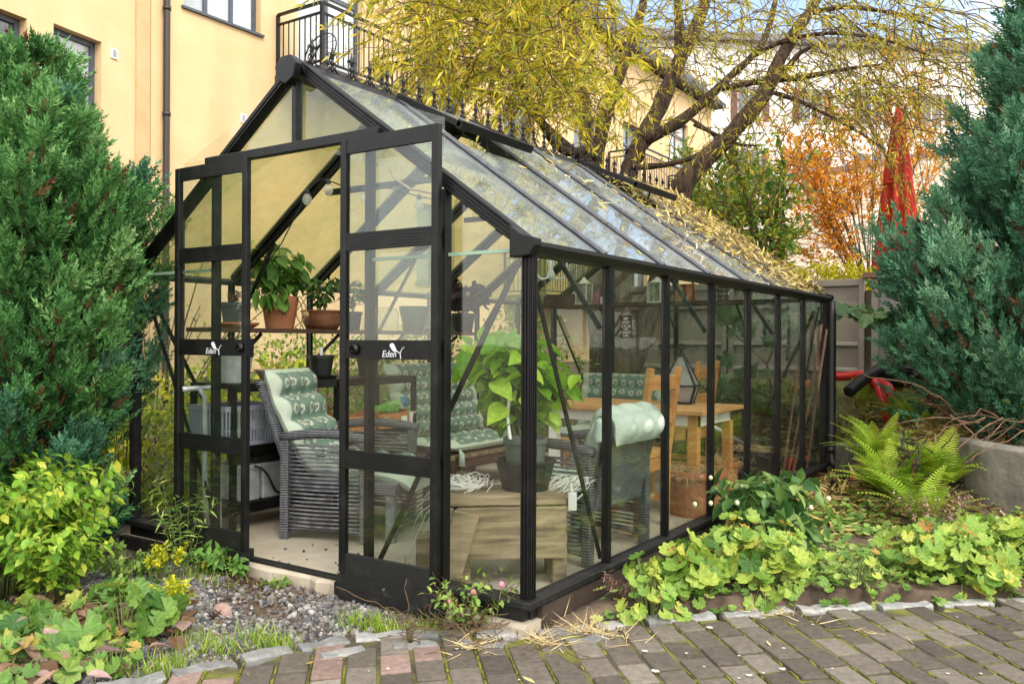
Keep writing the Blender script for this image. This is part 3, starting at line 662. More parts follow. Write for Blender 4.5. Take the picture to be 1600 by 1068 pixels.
MB().box(-.03, 1.0, -.075, -.04, -.14, FZ).build('track_plinth', BLACKW, gr); MB().box(1.62, 2.22, -.085, -.04, -.135, -.06).build('track_plinth', BLACKW, gr)
# corner posts with ridged profile
for x, y in ((0, 0), (GW, 0), (0, GL), (GW, GL)):
    mb = MB(); sx = 1 if x else -1; sy = 1 if y else -1
    mb.box(x-.022, x+.022, y-.022, y+.022, .012, HE)
    for k in (-.014, 0, .014): mb.box(x+k-.0035, x+k+.0035, y+sy*.0215, y+sy*.027, .012, HE); mb.box(x+sx*.0215, x+sx*.027, y+k-.004, y+k+.004, .012, HE)
    mb.build('corner_post', BLACK, gr, bevel=.002)
for k in range(1, 7):
    for x in (0, GW):
        s = 1 if x else -1
        mb = MB().box(x-.016, x+.016, k*BAY-.009, k*BAY+.009, .012, HE); mb.box(min(x+s*.015, x+s*.022), max(x+s*.015, x+s*.022), k*BAY-.0145, k*BAY+.0145, .012, HE-.01)
        mb.build('wall_bar', BLACK, gr)
for x in (.643, 1.285, 1.928): MB().box(x-.016, x+.016, GL-.018, GL+.018, .012, zr(x)-.02).build('gable_bar', BLACK, gr)
for x in (.40, .70, 1.75, 2.17): MB().box(x-.013, x+.013, -.028, .016, .012, (zr(x)-.02) if x in (.40, 2.17) else 1.86).build('gable_bar', BLACK, gr, bevel=.003)
MB().box(1.285-.014, 1.285+.014, -.028, .016, 1.88, HR-.06).build('gable_bar', BLACK, gr, bevel=.003)
MB().box(.05, GW-.05, GL-.012, GL+.012, HE-.02, HE+.015).build('gable_bar', BLACK, gr)
# gable rafters, ridged
SLP = nrm(A(GW/2, 0, HR-HE))
for y in (0, GL):
    for s in (0, 1):
        a = A(GW if s else 0, y, HE+.01); b = A(GW/2, y, HR); n = nrm(A((1 if s else -1)*(HR-HE), 0, GW/2)); sy = -1 if y == 0 else 1
        mb = MB().bar(a, b, .048, .040, up=n)
        for k, off in ((-.011, .0225), (.005, .0225), (.017, .019)): mb.bar(a+n*k+A(0, sy*off, 0), b+n*k+A(0, sy*off, 0), .018, .009, up=n)
        mb.bar(a+n*.029+A(0, -sy*.005, 0), b+n*.029+A(0, -sy*.005, 0), .05, .010, up=n)
        mb.build('rafter', BLACK, gr, bevel=.002)
# eaves and gutters with corner caps
for s in (-1, 1):
    xe = GW if s > 0 else 0
    pr_ = [(xe-s*.03, HE-.022), (xe+s*.035, HE-.016), (xe+s*.060, HE+.010), (xe+s*.060, HE+.026), (xe+s*.053, HE+.026), (xe+s*.048, HE+.016), (xe+s*.022, HE-.004), (xe-s*.03, HE+.004)]
    if s < 0: pr_ = pr_[::-1]
    MB().prism(pr_, 1, -.02, GL+.02).build('gutter', BLACKW, gr)
    for y0, y1 in ((-.065, -.021), (GL+.021, GL+.06)):
        po = [(xe-s*.05, HE-.032), (xe+s*.04, HE-.028), (xe+s*.068, HE+.008), (xe+s*.068, HE+.036), (xe+s*.0, HE+.055), (xe-s*.05, HE+.092)]
        if s < 0: po = po[::-1]
        MB().prism(po, 1, y0, y1).build('corner_cap', BLACK, gr, bevel=.004)
# ridge, end caps and cresting
mb = MB().prism([(GW/2-.075, HR-.045), (GW/2+.075, HR-.045), (GW/2+.07, HR-.02), (GW/2+.02, HR+.018), (GW/2-.02, HR+.018), (GW/2-.07, HR-.02)], 1, -.035, GL+.035); mb.build('ridge', BLACK, gr)
for y0, y1 in ((-.08, -.036), (GL+.036, GL+.07)):
    MB().prism([(GW/2-.05, HR-.075), (GW/2, HR-.10), (GW/2+.05, HR-.075), (GW/2+.072, HR-.01), (GW/2+.03, HR+.032), (GW/2-.03, HR+.032), (GW/2-.072, HR-.01)], 1, y0, y1).build('ridge_cap', BLACK, gr, bevel=.005)
mb = MB(); xr = GW/2; zb = HR+.018
mb.box(xr-.006, xr+.006, -.02, GL, zb, zb+.012)
y = .085
while y < GL-.03:
    mb.lathe([(.004, 0), (.010, .012), (.005, .03), (.011, .045), (.006, .06), (.010, .078), (.013, .088), (.007, .105), (.001, .132)], (xr, y, zb+.01), 6)
    for s in (-1, 1):
        a = np.linspace(-.6, 3.6, 9); mb.tube([(xr, y+s*(.018-.011*math.cos(t)), zb+.092+.011*math.sin(t)) for t in a], .0032, 4)
        a = np.linspace(-1.2, 1.9, 8); mb.tube([(xr, y+s*(.012+.012*math.cos(t)), zb+.048+.014*math.sin(t)) for t in a], .0035, 4)
        mb.tube([(xr, y+s*q, zb+.008+.040*(1-q/.066)**2.2) for q in np.linspace(.006, .066, 7)], .0055, 4)
        mb.tube([(xr, y+s*q, zb+.012+.022*math.sin(q/.03*PI)) for q in np.linspace(0, .03, 5)], .003, 4)
    y += .131
mb.build('ridge_cresting', BLACK, gr)
# roof bars and panes
VENTS = {1: .47, 4: .52}
def slope(s):
    """origin at the eave, direction up the slope, outward normal"""
    xe = GW if s > 0 else 0; u = nrm(A(-s*GW/2, 0, HR-HE)); return A(xe, 0, HE+.012), u, nrm(A(s*(HR-HE), 0, GW/2))
RL = math.hypot(GW/2, HR-HE)
for s in (-1, 1):
    o, u, n = slope(s)
    for k in range(1, 7):
        mb = MB(); Y0 = A(0, k*BAY, 0)
        mb.bar(o+Y0+u*.02, o+Y0+u*(RL-.05), .044, .030, up=n)
        mb.bar(o+Y0+u*.02-n*.03, o+Y0+u*(RL-.05)-n*.03, .022, .035, up=n); rb_ = mb.build('roof_bar', BLACK, gr); MB().bar(o+Y0+u*.02+n*.022, o+Y0+u*(RL-.05)+n*.022, .022, .0135, up=n).build('highlight_cap', ALU, rb_)  # silver-blue highlight of the black bars put into the colour of the cap
    for k in range(7):
        top = RL-.03-(VENTS.get(k, 0) if s > 0 else 0); yc = (k+.5)*BAY; ln = top-.0
        MB().obox(o+A(0, yc, 0)+u*(ln/2)+n*.008, [u, A(0, 1, 0), n], (ln/2, BAY/2-.012, .002)).build('roof_pane', GLASSR if s > 0 else GLASSL, gr)
# roof vents on the right slope, propped ajar
o, u, n = slope(1)
for k, L in VENTS.items():
    lift = math.radians(9 if k == 1 else 11); yc = (k+.5)*BAY; hp = o+A(0, yc, 0)+u*(RL-.045)+n*.03
    d = -u*math.cos(lift)+n*math.sin(lift); nn = n*math.cos(lift)+u*math.sin(lift)
    mb = MB()
    for sy in (-1, 1): mb.bar(hp+A(0, sy*(BAY/2-.005), 0), hp+A(0, sy*(BAY/2-.005), 0)+d*L, .034, .030, up=nn)
    mb.bar(hp+d*(L-.01)-A(0, BAY/2+.012, 0), hp+d*(L-.01)+A(0, BAY/2+.012, 0), .035, .045, up=nn)
    v = mb.build('roof_vent', BLACK, gr, bevel=.003)
    MB().obox(hp+d*(L/2)+nn*.004, [d, A(0, 1, 0), nn], (L/2-.01, BAY/2-.02, .002)).build('vent_pane', GLASSR, v)
    MB().tube([hp+d*(L-.06), hp-u*(L+.02)-n*.14, hp-u*(L*.6)-n*.12], .007, 6).build('vent_arm', BLACK, v)
# wall panes
for k in range(7):
    for x in (.004, GW-.004): MB().box(x-.002, x+.002, k*BAY+(.016 if k else .03), (k+1)*BAY-(.016 if k < 6 else .03), .012, HE-.02).build('wall_pane', GLASS, gr)
def gpane(xs, y, z0, name='gable_pane', m=GLASS):
    a, b = xs; pts = [(a, z0), (b, z0), (b, zr(b)-.03)]
    if a < GW/2 < b: pts.append((GW/2, HR-.03))
    pts.append((a, zr(a)-.03)); MB().prism(pts, 1, y-.002, y+.002).build(name, m, gr)
for a, b in ((.03, .63), (.66, 1.27), (1.30, 1.91), (1.945, 2.54)): gpane((a, b), GL, .012)
for a, b, z in ((.03, .38, .012), (.42, .68, .012), (.42, 1.265, 1.91), (1.305, 2.15, 1.91), (1.77, 2.15, .012), (2.19, 2.54, .012)):
    if b-a > .5: gpane((a, b), .004, z)
    elif z < 1 and b in (.68, 2.15): MB().prism([(a, z), (b, z), (b, 1.86), (a, min(1.86, zr(a)-.03))] if b == .68 else [(a, z), (b, z), (b, min(1.86, zr(b)-.03)), (a, 1.86)], 1, .002, .006).build('gable_pane', GLASS, gr)
    else: gpane((a, b), .004, z)
for a, b in ((.03, .70), (1.75, 2.545)): MB().box(a, b, -.008, .0015, HE-.006, HE+.008).build('glazing_joint', GEDGE, gr)
# braces
def brace(a, b, w=.022): MB().bar(a, b, w, .008, up=(0, 1, 0) if abs(a[1]-b[1]) < .01 else (1, 0, 0)).build('brace', BLACK, gr)
brace((2.50, .03, 1.30), (1.78, .03, .03)); brace((.07, .03, 1.22), (.68, .03, .03))
brace((2.545, .05, 1.28), (2.545, BAY, .03)); brace((2.545, GL-.05, 1.28), (2.545, GL-1.5*BAY, .03)); brace((.025, .05, 1.28), (.025, BAY*1.2, .03))
brace((.05, GL-.03, 1.25), (.62, GL-.03, .05)); brace((2.5, GL-.03, 1.25), (1.95, GL-.03, .05))
for k in (1, 3, 5):
    y = k*BAY; MB().box(.82, GW-.82, y-.014, y+.014, 1.80, 1.83).build('collar_tie', BLACK, gr)
    for s in (0, 1):
        x0, x1 = (.03, .38) if not s else (GW-.03, GW-.38); MB().bar((x0, y, 1.05), (x1, y, zr(x1)-.05), .022, .012, up=(0, 1, 0)).build('eave_brace', BLACK, gr)
# door track and the two sliding doors
MB().box(.66, 1.83, -.050, -.012, 1.862, 1.905).build('door_track', BLACK, gr, bevel=.003)
def text(body, size, loc, m, parent, shear=0, name='lettering', rot=(PI/2, 0, 0), extrude=.0006, bold=.0):
    c = bpy.data.curves.new(name, 'FONT'); c.body = body; c.size = size; c.shear = shear; c.extrude = extrude; c.align_x = 'CENTER'; c.offset = bold
    o = bpy.data.objects.new(name, c); COL.objects.link(o); bpy.context.view_layer.update()
    me = bpy.data.meshes.new_from_object(o.evaluated_get(bpy.context.evaluated_depsgraph_get())); bpy.data.objects.remove(o)
    me.name = name; me.materials.clear(); me.materials.append(m)
    ob = bpy.data.objects.new(name, me); COL.objects.link(ob); ob.parent = parent; q = parent; off = np.zeros(3)
    while q is not None: off = off+np.array(q.location); q = q.parent
    ob.location = Vector(np.asarray(loc)-off); ob.rotation_euler = rot; return ob
LOGO = mat('silver_print', (.62, .64, .68), rough=.5)
RAILS = [(1.80, 1.865), (1.38, 1.455), (.915, .995), (.44, .52), (-.04, .07)]
def door(x0, x1, y, hx):
    mb = MB(); w = .035
    mb.box(x0, x0+w, y-.014, y+.014, -.04, 1.865); mb.box(x1-w, x1, y-.014, y+.014, -.045, 1.865)
    d = mb.build('sliding_door', BLACK, gr, bevel=.003)
    for i, (a, b) in enumerate(RAILS):
        mb = MB().box(x0+w, x1-w, y-.010, y+.010, a, b)
        if 0 < i < 4:
            for k in range(6): zz = a+(b-a)*(k+.5)/6; mb.box(x0+w, x1-w, y-.0125, y-.0095, zz-.0045, zz+.0045)
        r = mb.build('kick_plate' if i == 4 else 'door_rail', BLACKW if i == 4 else BLACK, d)
    for (a, _), (_, b) in zip(RAILS[:-1], RAILS[1:]): MB().box(x0+w, x1-w, y-.002, y+.002, b, a).build('door_pane', GLASSD, d)
    MB().box(x0+.0, x1+.03, y-.022, y-.012, -.075, -.02).build('runner', BLACKW, d)
    mb = MB().lathe([(.012, 0), (.024, .004), (.024, .012), (.016, .016), (.014, .020)], (0, 0, 0), 16); mb.xf((hx, y-.0125, .955), R=np.array([[1, 0, 0], [0, 0, -1], [0, 1, 0]])).build('door_knob', BLACK, d, smooth=True)
    for xx, zz in ((x0+.012, -.015), ((x0+x1)/2, -.045), (x1-.012, -.045)):
        MB().lathe([(.007, 0), (.006, .004)], (0, 0, 0), 10, cap1=True).xf((xx, y-.0215, zz), R=np.array([[1, 0, 0], [0, 0, -1], [0, 1, 0]])).build('bolt', SILVER, d)
    cx = (x0+x1)/2+.03; yy = y-.0132
    text('Eden', .040, (cx-.015, yy, .924), LOGO, d, .22)
    lf = MB(); a = np.linspace(0, PI, 9); L0 = [(cx-.012+.042*t, .962+.020*math.sin(t*PI)*1.0-.014*t+.012*(1-t)) for t in np.linspace(0, 1, 9)]; L1 = [(cx-.012+.042*t, .962-.012*math.sin(t*PI)-.014*t+.012*(1-t)) for t in np.linspace(1, 0, 9)[1:-1]]
    lf.prism([(p[0], p[1]) for p in L0+L1], 1, yy-.001, yy); lf.tube([(cx+.03, yy, .948), (cx+.047, yy, .940), (cx+.050, yy, .918)], .002, 5); lf.tube([(cx+.047, yy, .940), (cx+.056, yy, .958), (cx+.068, yy, .966)], .0018, 5)
    lf.build('leaf_emblem', LOGO, d); return d
door(.46, 1.02, -.066, .985); dr = door(1.64, 2.185, -.066, 1.735)
MB().box(1.02, 1.035, -.075, -.045, .91, 1.0).build('latch', BLACK, gr)
# downpipe at the far corner
mb = MB(); mb.tube([(GW+.065, GL+.0, 1.33), (GW+.065, GL, 1.2), (GW+.065, GL, .12), (GW+.07, GL-.01, .03), (GW+.13, GL-.04, -.02)], .034, 12); mb.lathe([(.034, 0), (.043, 0), (.043, .05), (.034, .05)], (GW+.065, GL, .10), 12)
mb.build('downpipe', BLKPL, gr, smooth=True)

# ================================================================== INSIDE
def yx(u, x):
    d = FW+RT*(u-800)/(1600*FOC); return CAM[1]+d[1]*(x-CAM[0])/d[0]
def xy(u, y):
    d = FW+RT*(u-800)/(1600*FOC); return CAM[0]+d[0]*(y-CAM[1])/d[1]
def cushion(prof, wid, th, tu, tv, n=72, m=40, edge=.80):
    p = np.asarray(prof, float); s = np.concatenate([[0], np.cumsum(np.hypot(*(p[1:]-p[:-1]).T))]); t = np.linspace(0, s[-1], n)
    # smooth the corners of the profile a little
    P = np.stack([np.interp(t, s, p[:, 0]), np.interp(t, s, p[:, 1])], -1)
    for _ in range(5): P[1:-1] = .25*P[:-2]+.5*P[1:-1]+.25*P[2:]
    tg = nrm(np.gradient(P, axis=0)); N = np.stack([-tg[:, 1], tg[:, 0]], -1)
    if N[:, 1].mean() < 0: N = -N
    q = t/s[-1]; v = np.linspace(-1, 1, m); Q, Vv = np.meshgrid(q, v, indexing='ij')
    fall = ((1-abs(Vv)**7)*(1-abs(2*Q-1)**16))**.5; puff = .12+.88*(abs(np.sin(PI*Q*tu))**.75)*(.45+.55*abs(np.sin(PI*(Vv+1)/2*tv))**.7)
    top = th*fall*puff; bot = -th*.7*fall
    mb = MB()
    for sg, h in ((1, top), (-1, bot)):
        X = P[:, 0][:, None]+N[:, 0][:, None]*h; Zz = P[:, 1][:, None]+N[:, 1][:, None]*h; Yy = Vv*wid/2*(1+.012*np.sin(PI*Q*tu*2))
        I = np.arange(n*m).reshape(n, m); F = np.stack([I[:-1, :-1], I[1:, :-1], I[1:, 1:], I[:-1, 1:]], -1).reshape(-1, 4)
        if sg < 0: F = F[:, ::-1]
        plain = np.where((abs(Vv) > edge) | (Q < .02) | (Q > .98), 1.0, 0.0) if sg > 0 else np.ones_like(Vv)
        mb.add(np.stack([X, Yy, Zz], -1).reshape(-1, 3), F, plain.ravel(), np.stack([Q*s[-1], Vv*wid/2, 0*Q], -1).reshape(-1, 3))
    return mb
def wicker_chair(label, loc, rz, width=.70, depth=.46, bl=.60, ba=20):
    t = thing('wicker_armchair', label, 'armchair', loc, 'dark wicker armchairs'); c, s = math.cos(rz), math.sin(rz); X = (loc, rz); h = width/2; d0, d1 = -depth/2, depth/2
    for x in (d0, d1):
        for y in (-h, h): MB().box(x-.024, x+.024, y-.024, y+.024, 0, .53).xf(*X).build('leg', WICK, t, bevel=.006)
    for y in (-h, h):
        mb = MB(); n = 21
        for k in range(n):
            z = .075+.43*k/(n-1); q = np.linspace(d0+.02, d1-.02, 7); bow = .018*np.sin((q-d0)/depth*PI)*(1 if y > 0 else -1)
            mb.tube(np.stack([q, y+bow, np.full(7, z)-.010*np.sin((q-d0)/depth*PI)*(1-k/n)*0], -1), .0066, 5)
        mb.xf(*X).build('side_slats', WICKS, t, smooth=True)
        q = np.linspace(d0-.03, d1+.04, 9); MB().tube(np.stack([q, np.full(9, y), .548+.022*np.sin((q-d0)/depth*PI)], -1), .026, 8).xf(*X).build('armrest', WICK, t, smooth=True)
        q = np.linspace(d0, d1, 7); MB().tube(np.stack([q, np.full(7, y), .05+.02*np.sin((q-d0)/depth*PI)], -1), .014, 6).xf(*X).build('bottom_rail', WICK, t, smooth=True)
    MB().box(d0, d1+.16, -h+.03, h-.03, .25, .31).xf(*X).build('seat', WICK, t, bevel=.01)
    mb = MB()
    for y in (-h+.06, h-.06): mb.box(d1+.10, d1+.15, y-.022, y+.022, 0, .25)
    for k in range(8): mb.tube([(d1+.13, -h+.06, .06+.025*k), (d1+.13, h-.06, .06+.025*k)], .006, 5)
    mb.xf(*X).build('front_panel', WICKS, t)
    mb = MB(); th = math.radians(ba); u = A(-math.sin(th), 0, math.cos(th)); mb.bar(A(d0+.01, 0, .26), A(d0+.01, 0, .26)+u*bl, width-.10, .03, up=(1, 0, .3)); mb.xf(*X).build('backrest', WICK, t, bevel=.008)
    e = A(d0+.01, 0, .26)+u*bl; MB().tube([(e[0], y, e[2]) for y in np.linspace(-h+.05, h-.05, 6)], .020, 8).xf(*X).build('top_rail', WICK, t, smooth=True)
    return t
LC = (.862, .80, FZ); LR = math.radians(20)
wicker_chair('wicker armchair in the open doorway facing the right, green cushion leaning in it', LC, LR)
cu = cushion([(-.41, .90), (-.35, .72), (-.15, .37), (-.05, .35), (.25, .35), (.40, .325), (.47, .265)], .52, .075, 8.0, 3.0).xf(LC, LR)
tag(cu.build('chair_cushion', FAB, smooth=True, origin=(LC[0], LC[1], FZ+.31)), 'green flower print cushion with sage edge on the doorway armchair', 'cushion', 'printed seat cushions')
RC = (2.185, 1.11, FZ); RR = math.radians(178)
wicker_chair('wicker armchair seen from behind by the right glass wall', RC, RR, .58, .42, .45, 15)
mb = cushion([(-.345, .58), (-.34, .69), (-.29, .735), (-.22, .70), (-.12, .37), (0, .345), (.36, .33)], .52, .05, 7, 3).xf(RC, RR)
cu = mb.build('chair_cushion', MINT, smooth=True, origin=(RC[0], RC[1], FZ+.31)); tag(cu, 'pale mint padded cushion hanging over the back of the right armchair', 'cushion')
def tassel(p, par, m):
    mb = MB(); mb.lathe([(.004, .05), (.016, .04), (.020, .02), (.028, -.03), (.026, -.06)], p, 10)
    return mb.build('tassel', m, par, smooth=True)
c_, s_ = math.cos(RR), math.sin(RR); tassel((RC[0]+(-.27)*c_-(.29)*s_, RC[1]+(-.27)*s_+.29*c_, FZ+.66), cu, MINT)

# pallet benches with printed cushions
def bench(label, x0, x1, y0, y1, ztop):
    t = thing('pallet_bench', label, 'bench', ((x0+x1)/2, (y0+y1)/2, FZ), 'low pallet benches')
    mb = MB(); n = 6
    if y1-y0 > x1-x0:
        for k in range(n): a = x0+(x1-x0)*k/n; mb.box(a+.006, a+(x1-x0)/n-.006, y0, y1, ztop-.03, ztop)
    else:
        for k in range(n): a = y0+(y1-y0)*k/n; mb.box(x0, x1, a+.006, a+(y1-y0)/n-.006, ztop-.03, ztop)
    mb.build('seat_boards', OLDW, t, bevel=.003)
    MB().box(x1-.035, x1, y0, y1, ztop-.10, ztop-.031).build('front_beam', DARKW, t); MB().box(x0, x1-.035, y0, y0+.035, ztop-.10, ztop-.031).build('front_beam', DARKW, t)
    for x in (x0+.06, x1-.09):
        for y in (y0+.08, y1-.08): MB().box(x-.04, x+.04, y-.04, y+.04, FZ, ztop-.10).build('leg', OLDW, t, bevel=.004)
    return t
bench('low pallet bench against the left glass wall with printed cushions', .07, .70, 1.93, 2.98, .19)
cu = cushion([(0, 0), (.60, 0)], 1.0, .055, 4, 6).xf((.10, 2.45, .245)); tag(cu.build('seat_cushion', FAB, smooth=True, origin=(.4, 2.45, .2)), 'long printed seat cushion on the left pallet bench', 'cushion', 'printed seat cushions')
cu = cushion([(0, .53), (.16, 0)], 1.04, .06, 5, 6).xf((.09, 2.42, .29)); tag(cu.build('back_cushion', FAB, smooth=True, origin=(.15, 2.42, .3)), 'tall printed back cushion leaning on the left glass wall', 'cushion', 'printed seat cushions')
for y in (2.0, 2.92): MB().tube([(.715, y, .235), (.735, y, .20), (.735, y, .12)], (.006, .02, .026), 8).build('tassel', MINT, bpy.data.objects['seat_cushion'], smooth=True)
bench('low pallet bench along the back glass wall', .42, 1.36, 3.62, 4.36, .14)
cu = cushion([(0, 0), (.62, 0)], .92, .05, 4, 5).xf((.89, 3.68, .195), PI/2); tag(cu.build('seat_cushion', MINT, smooth=True, origin=(.89, 3.9, .15)), 'pale mint seat cushion on the back pallet bench', 'cushion')
cu = cushion([(0, .47), (.12, 0)], .86, .05, 4, 5).xf((.86, 4.30, .23), -PI/2); tag(cu.build('back_cushion', FAB, smooth=True, origin=(.86, 4.25, .24)), 'printed back cushion on the back bench behind the pine table', 'cushion', 'printed seat cushions')

# round stool, table, chairs
t = thing('round_stool', 'small round reddish wooden stool between the two pallet benches', 'stool', (.92, 3.10, FZ))
MB().lathe([(.0, .26), (.15, .26), (.155, .275), (.15, .295), (0, .297)], (.92, 3.1, FZ), 24).build('seat', PINE, t)
for k in range(4): a = PI/4+k*PI/2; MB().bar((.92+.09*math.cos(a), 3.1+.09*math.sin(a), FZ+.26), (.92+.13*math.cos(a), 3.1+.13*math.sin(a), FZ), .03, .03, up=(1, 0, 0)).build('leg', PINE, t)
t = thing('pine_table', 'golden pine table standing in the middle of the greenhouse', 'table', (1.83, 2.58, FZ)); TZ = .57
MB().box(1.24, 2.42, 2.2, 2.95, TZ-.028, TZ).build('tabletop', PINET, t, bevel=.004)
MB().box(1.30, 2.36, 2.26, 2.89, TZ-.10, TZ-.029).build('apron', WHITE, t)
for x in (1.32, 2.33):
    for y in (2.28, 2.87): MB().box(x-.03, x+.03, y-.03, y+.03, FZ, TZ-.03).build('leg', PINE if x > 2 else WHITE, t, bevel=.003)
def wood_chair(label, loc, rz, seatc=None, sc=1.0):
    t = thing('wooden_chair', label, 'chair', loc, 'ladder back pine chairs'); X = (loc, rz)
    for y in (-.19, .19):
        mb = MB(); pts = [(-.17, y, 0), (-.18, y, .42), (-.245, y, .92)]
        for a, b in zip(pts[:-1], pts[1:]): mb.bar(a, A(*b)+(0, 0, .004), .045, .034, up=(1, 0, 0))
        mb.xf(*X).build('back_post', PINE, t, bevel=.004)
        MB().box(.16, .20, y-.02, y+.02, 0, .42).xf(*X).build('leg', PINE, t, bevel=.003)
    for z in (.84, .64):
        x = -.18-(z-.42)*.13; MB().box(x-.010, x+.010, -.168, .168, z-.04, z+.04).xf(*X).build('back_rail', PINE, t, bevel=.003)
    MB().box(-.20, .21, -.205, .205, .42, .45).xf(*X).build('seat', PINE, t, bevel=.004)
    mb = MB()
    for y in (-.19, .19): mb.box(-.15, .16, y-.011, y+.011, .34, .42); mb.box(-.15, .16, y-.011, y+.011, .14, .18)
    mb.box(.17, .19, -.17, .17, .34, .42); mb.box(-.185, -.165, -.168, .168, .34, .42); mb.xf(*X).build('apron', PINE, t)
    return t
wood_chair('golden ladder back pine chair with its back to the right glass wall', (2.14, 1.70, FZ), PI)
wood_chair('darker pine chair beyond the table near the lantern', (1.74, 3.42, FZ), PI)
tag(cushion([(-.18, 0), (.19, 0)], .36, .03, 2, 2).xf((1.74, 3.42, FZ+.475), PI).build('chair_pad', mat('charcoal_fabric', (.07, .08, .09), (.11, .12, .13), scale=20, rough=.95), smooth=True, origin=(1.74, 3.42, FZ+.45)), 'charcoal pad on the seat of the far pine chair', 'cushion')
# ottoman like stool with speckled cover under the table
t = thing('stool', 'low wooden stool with grey speckled cover beneath the pine table', 'stool', (1.62, 2.75, FZ))
for x in (1.48, 1.76):
    for y in (2.62, 2.88): MB().box(x-.02, x+.02, y-.02, y+.02, FZ, .26).build('leg', PINE, t)
MB().box(1.45, 1.79, 2.59, 2.91, .26, .29).build('seat', PINE, t)
SPECK = mat('speckled_cover', (.10, .10, .10), (.62, .62, .60), scale=120, rough=1, lo=.45, hi=.55); cushion([(0, 0), (.36, 0)], .36, .045, 1, 1).xf((1.44, 2.75, .325)).build('cover', SPECK, t, smooth=True)
# lantern on the table with candle
lx, ly = 2.04, 2.76
t = thing('table_lantern', 'pointed black framed glass lantern standing on the pine table', 'lantern', (lx, ly, TZ))
LV = [(.085, .012), (.125, .125), (.022, .325)]; fr = MB(); gl_ = MB(); a = [PI/4+k*PI/2+.25 for k in range(4)]
for k in range(4):
    p = [A(lx+r*math.cos(a[k])*1.25, ly+r*math.sin(a[k])*1.25, TZ+z) for r, z in LV]; q = [A(lx+r*math.cos(a[(k+1) % 4])*1.25, ly+r*math.sin(a[(k+1) % 4])*1.25, TZ+z) for r, z in LV]
    for i in range(2): fr.bar(p[i], p[i+1], .013, .013, up=(1, 1, .1)); gl_.add([p[i], q[i], q[i+1], p[i+1]], [(0, 1, 2, 3)])
    for i in range(3): fr.bar(p[i], q[i], .010, .010)
    fr.box(p[0][0]-.01, p[0][0]+.01, p[0][1]-.01, p[0][1]+.01, TZ, TZ+.014)
fr.lathe([(.03, .322), (.028, .34), (.012, .352), (.010, .37), (.02, .376), (.0, .385)], (lx, ly, TZ), 10); fr.tube([(lx+.03*math.cos(q), ly, TZ+.39+.02*math.sin(q)) for q in np.linspace(0, 2*PI, 12)], .003, 5)
fr.box(lx-.075, lx+.075, ly-.075, ly+.075, TZ+.010, TZ+.016)
fr.build('frame', BLACK, t); gl_.build('glass', LGLASS, t)
def candle(label, x, y, z, r, h, m):
    t = thing('candle', label, 'candle', (x, y, z)); MB().lathe([(0, 0), (r, 0), (r, h), (r*.8, h-.004), (0, h-.006)], (x, y, z), 18).build('wax', m, t); MB().tube([(x, y, z+h-.008), (x, y, z+h+.012)], .002, 5).build('wick', CORDB, t)
candle('mauve pillar candle inside the table lantern', lx, ly, TZ+.0165, .038, .10, mat('mauve_wax', (.30, .13, .20), rough=.5))

# staging table
t = thing('staging_table', 'black slatted potting table with two lower shelves along the left wall', 'table', (.3, 1.08, FZ)); x0, x1, y0, y1 = .06, .44, .30, 1.86
for z in (.735, .385, .065):
    mb = MB(); n = 8
    for k in range(n): a = x0+(x1-x0)*k/n; mb.box(a+.004, a+(x1-x0)/n-.004, y0+.02, y1-.02, z-.012, z+.012)
    for a, b in ((x0, x0+.02), (x1-.02, x1)): mb.box(a, b, y0+.02, y1-.02, z-.035, z-.0125)
    mb.build('shelf', BLACKW if z > .5 else BLACK, t)
for x in (x0, x1-.03):
    for y in (y0, 1.09, y1-.03): MB().box(x, x+.03, y, y+.03, FZ, .745).build('leg', BLACK, t)
SZ = .748
def pot(name, label, cat, x, y, z, r0, r1, h, m, soil=True, rim=True, seg=24, parent=None):
    t = thing(name, label, cat, (x, y, z))
    pf = [(r0, 0), (r1*.97, h*.84), (r1*.97, h*.84+.001)]+([(r1*1.06, h*.84+.002), (r1*1.06, h)] if rim else [(r1, h)])+[(r1*.93, h), (r1*.9, h*.86)]
    MB().lathe(pf, (x, y, z), seg).build('pot_wall', m, t, smooth=False)
    if soil: MB().lathe([(0, h*.88), (r1*.55, h*.90), (r1*.91, h*.87)], (x, y, z), seg, cap0=False).build('soil', SOIL, t, smooth=True)
    return t
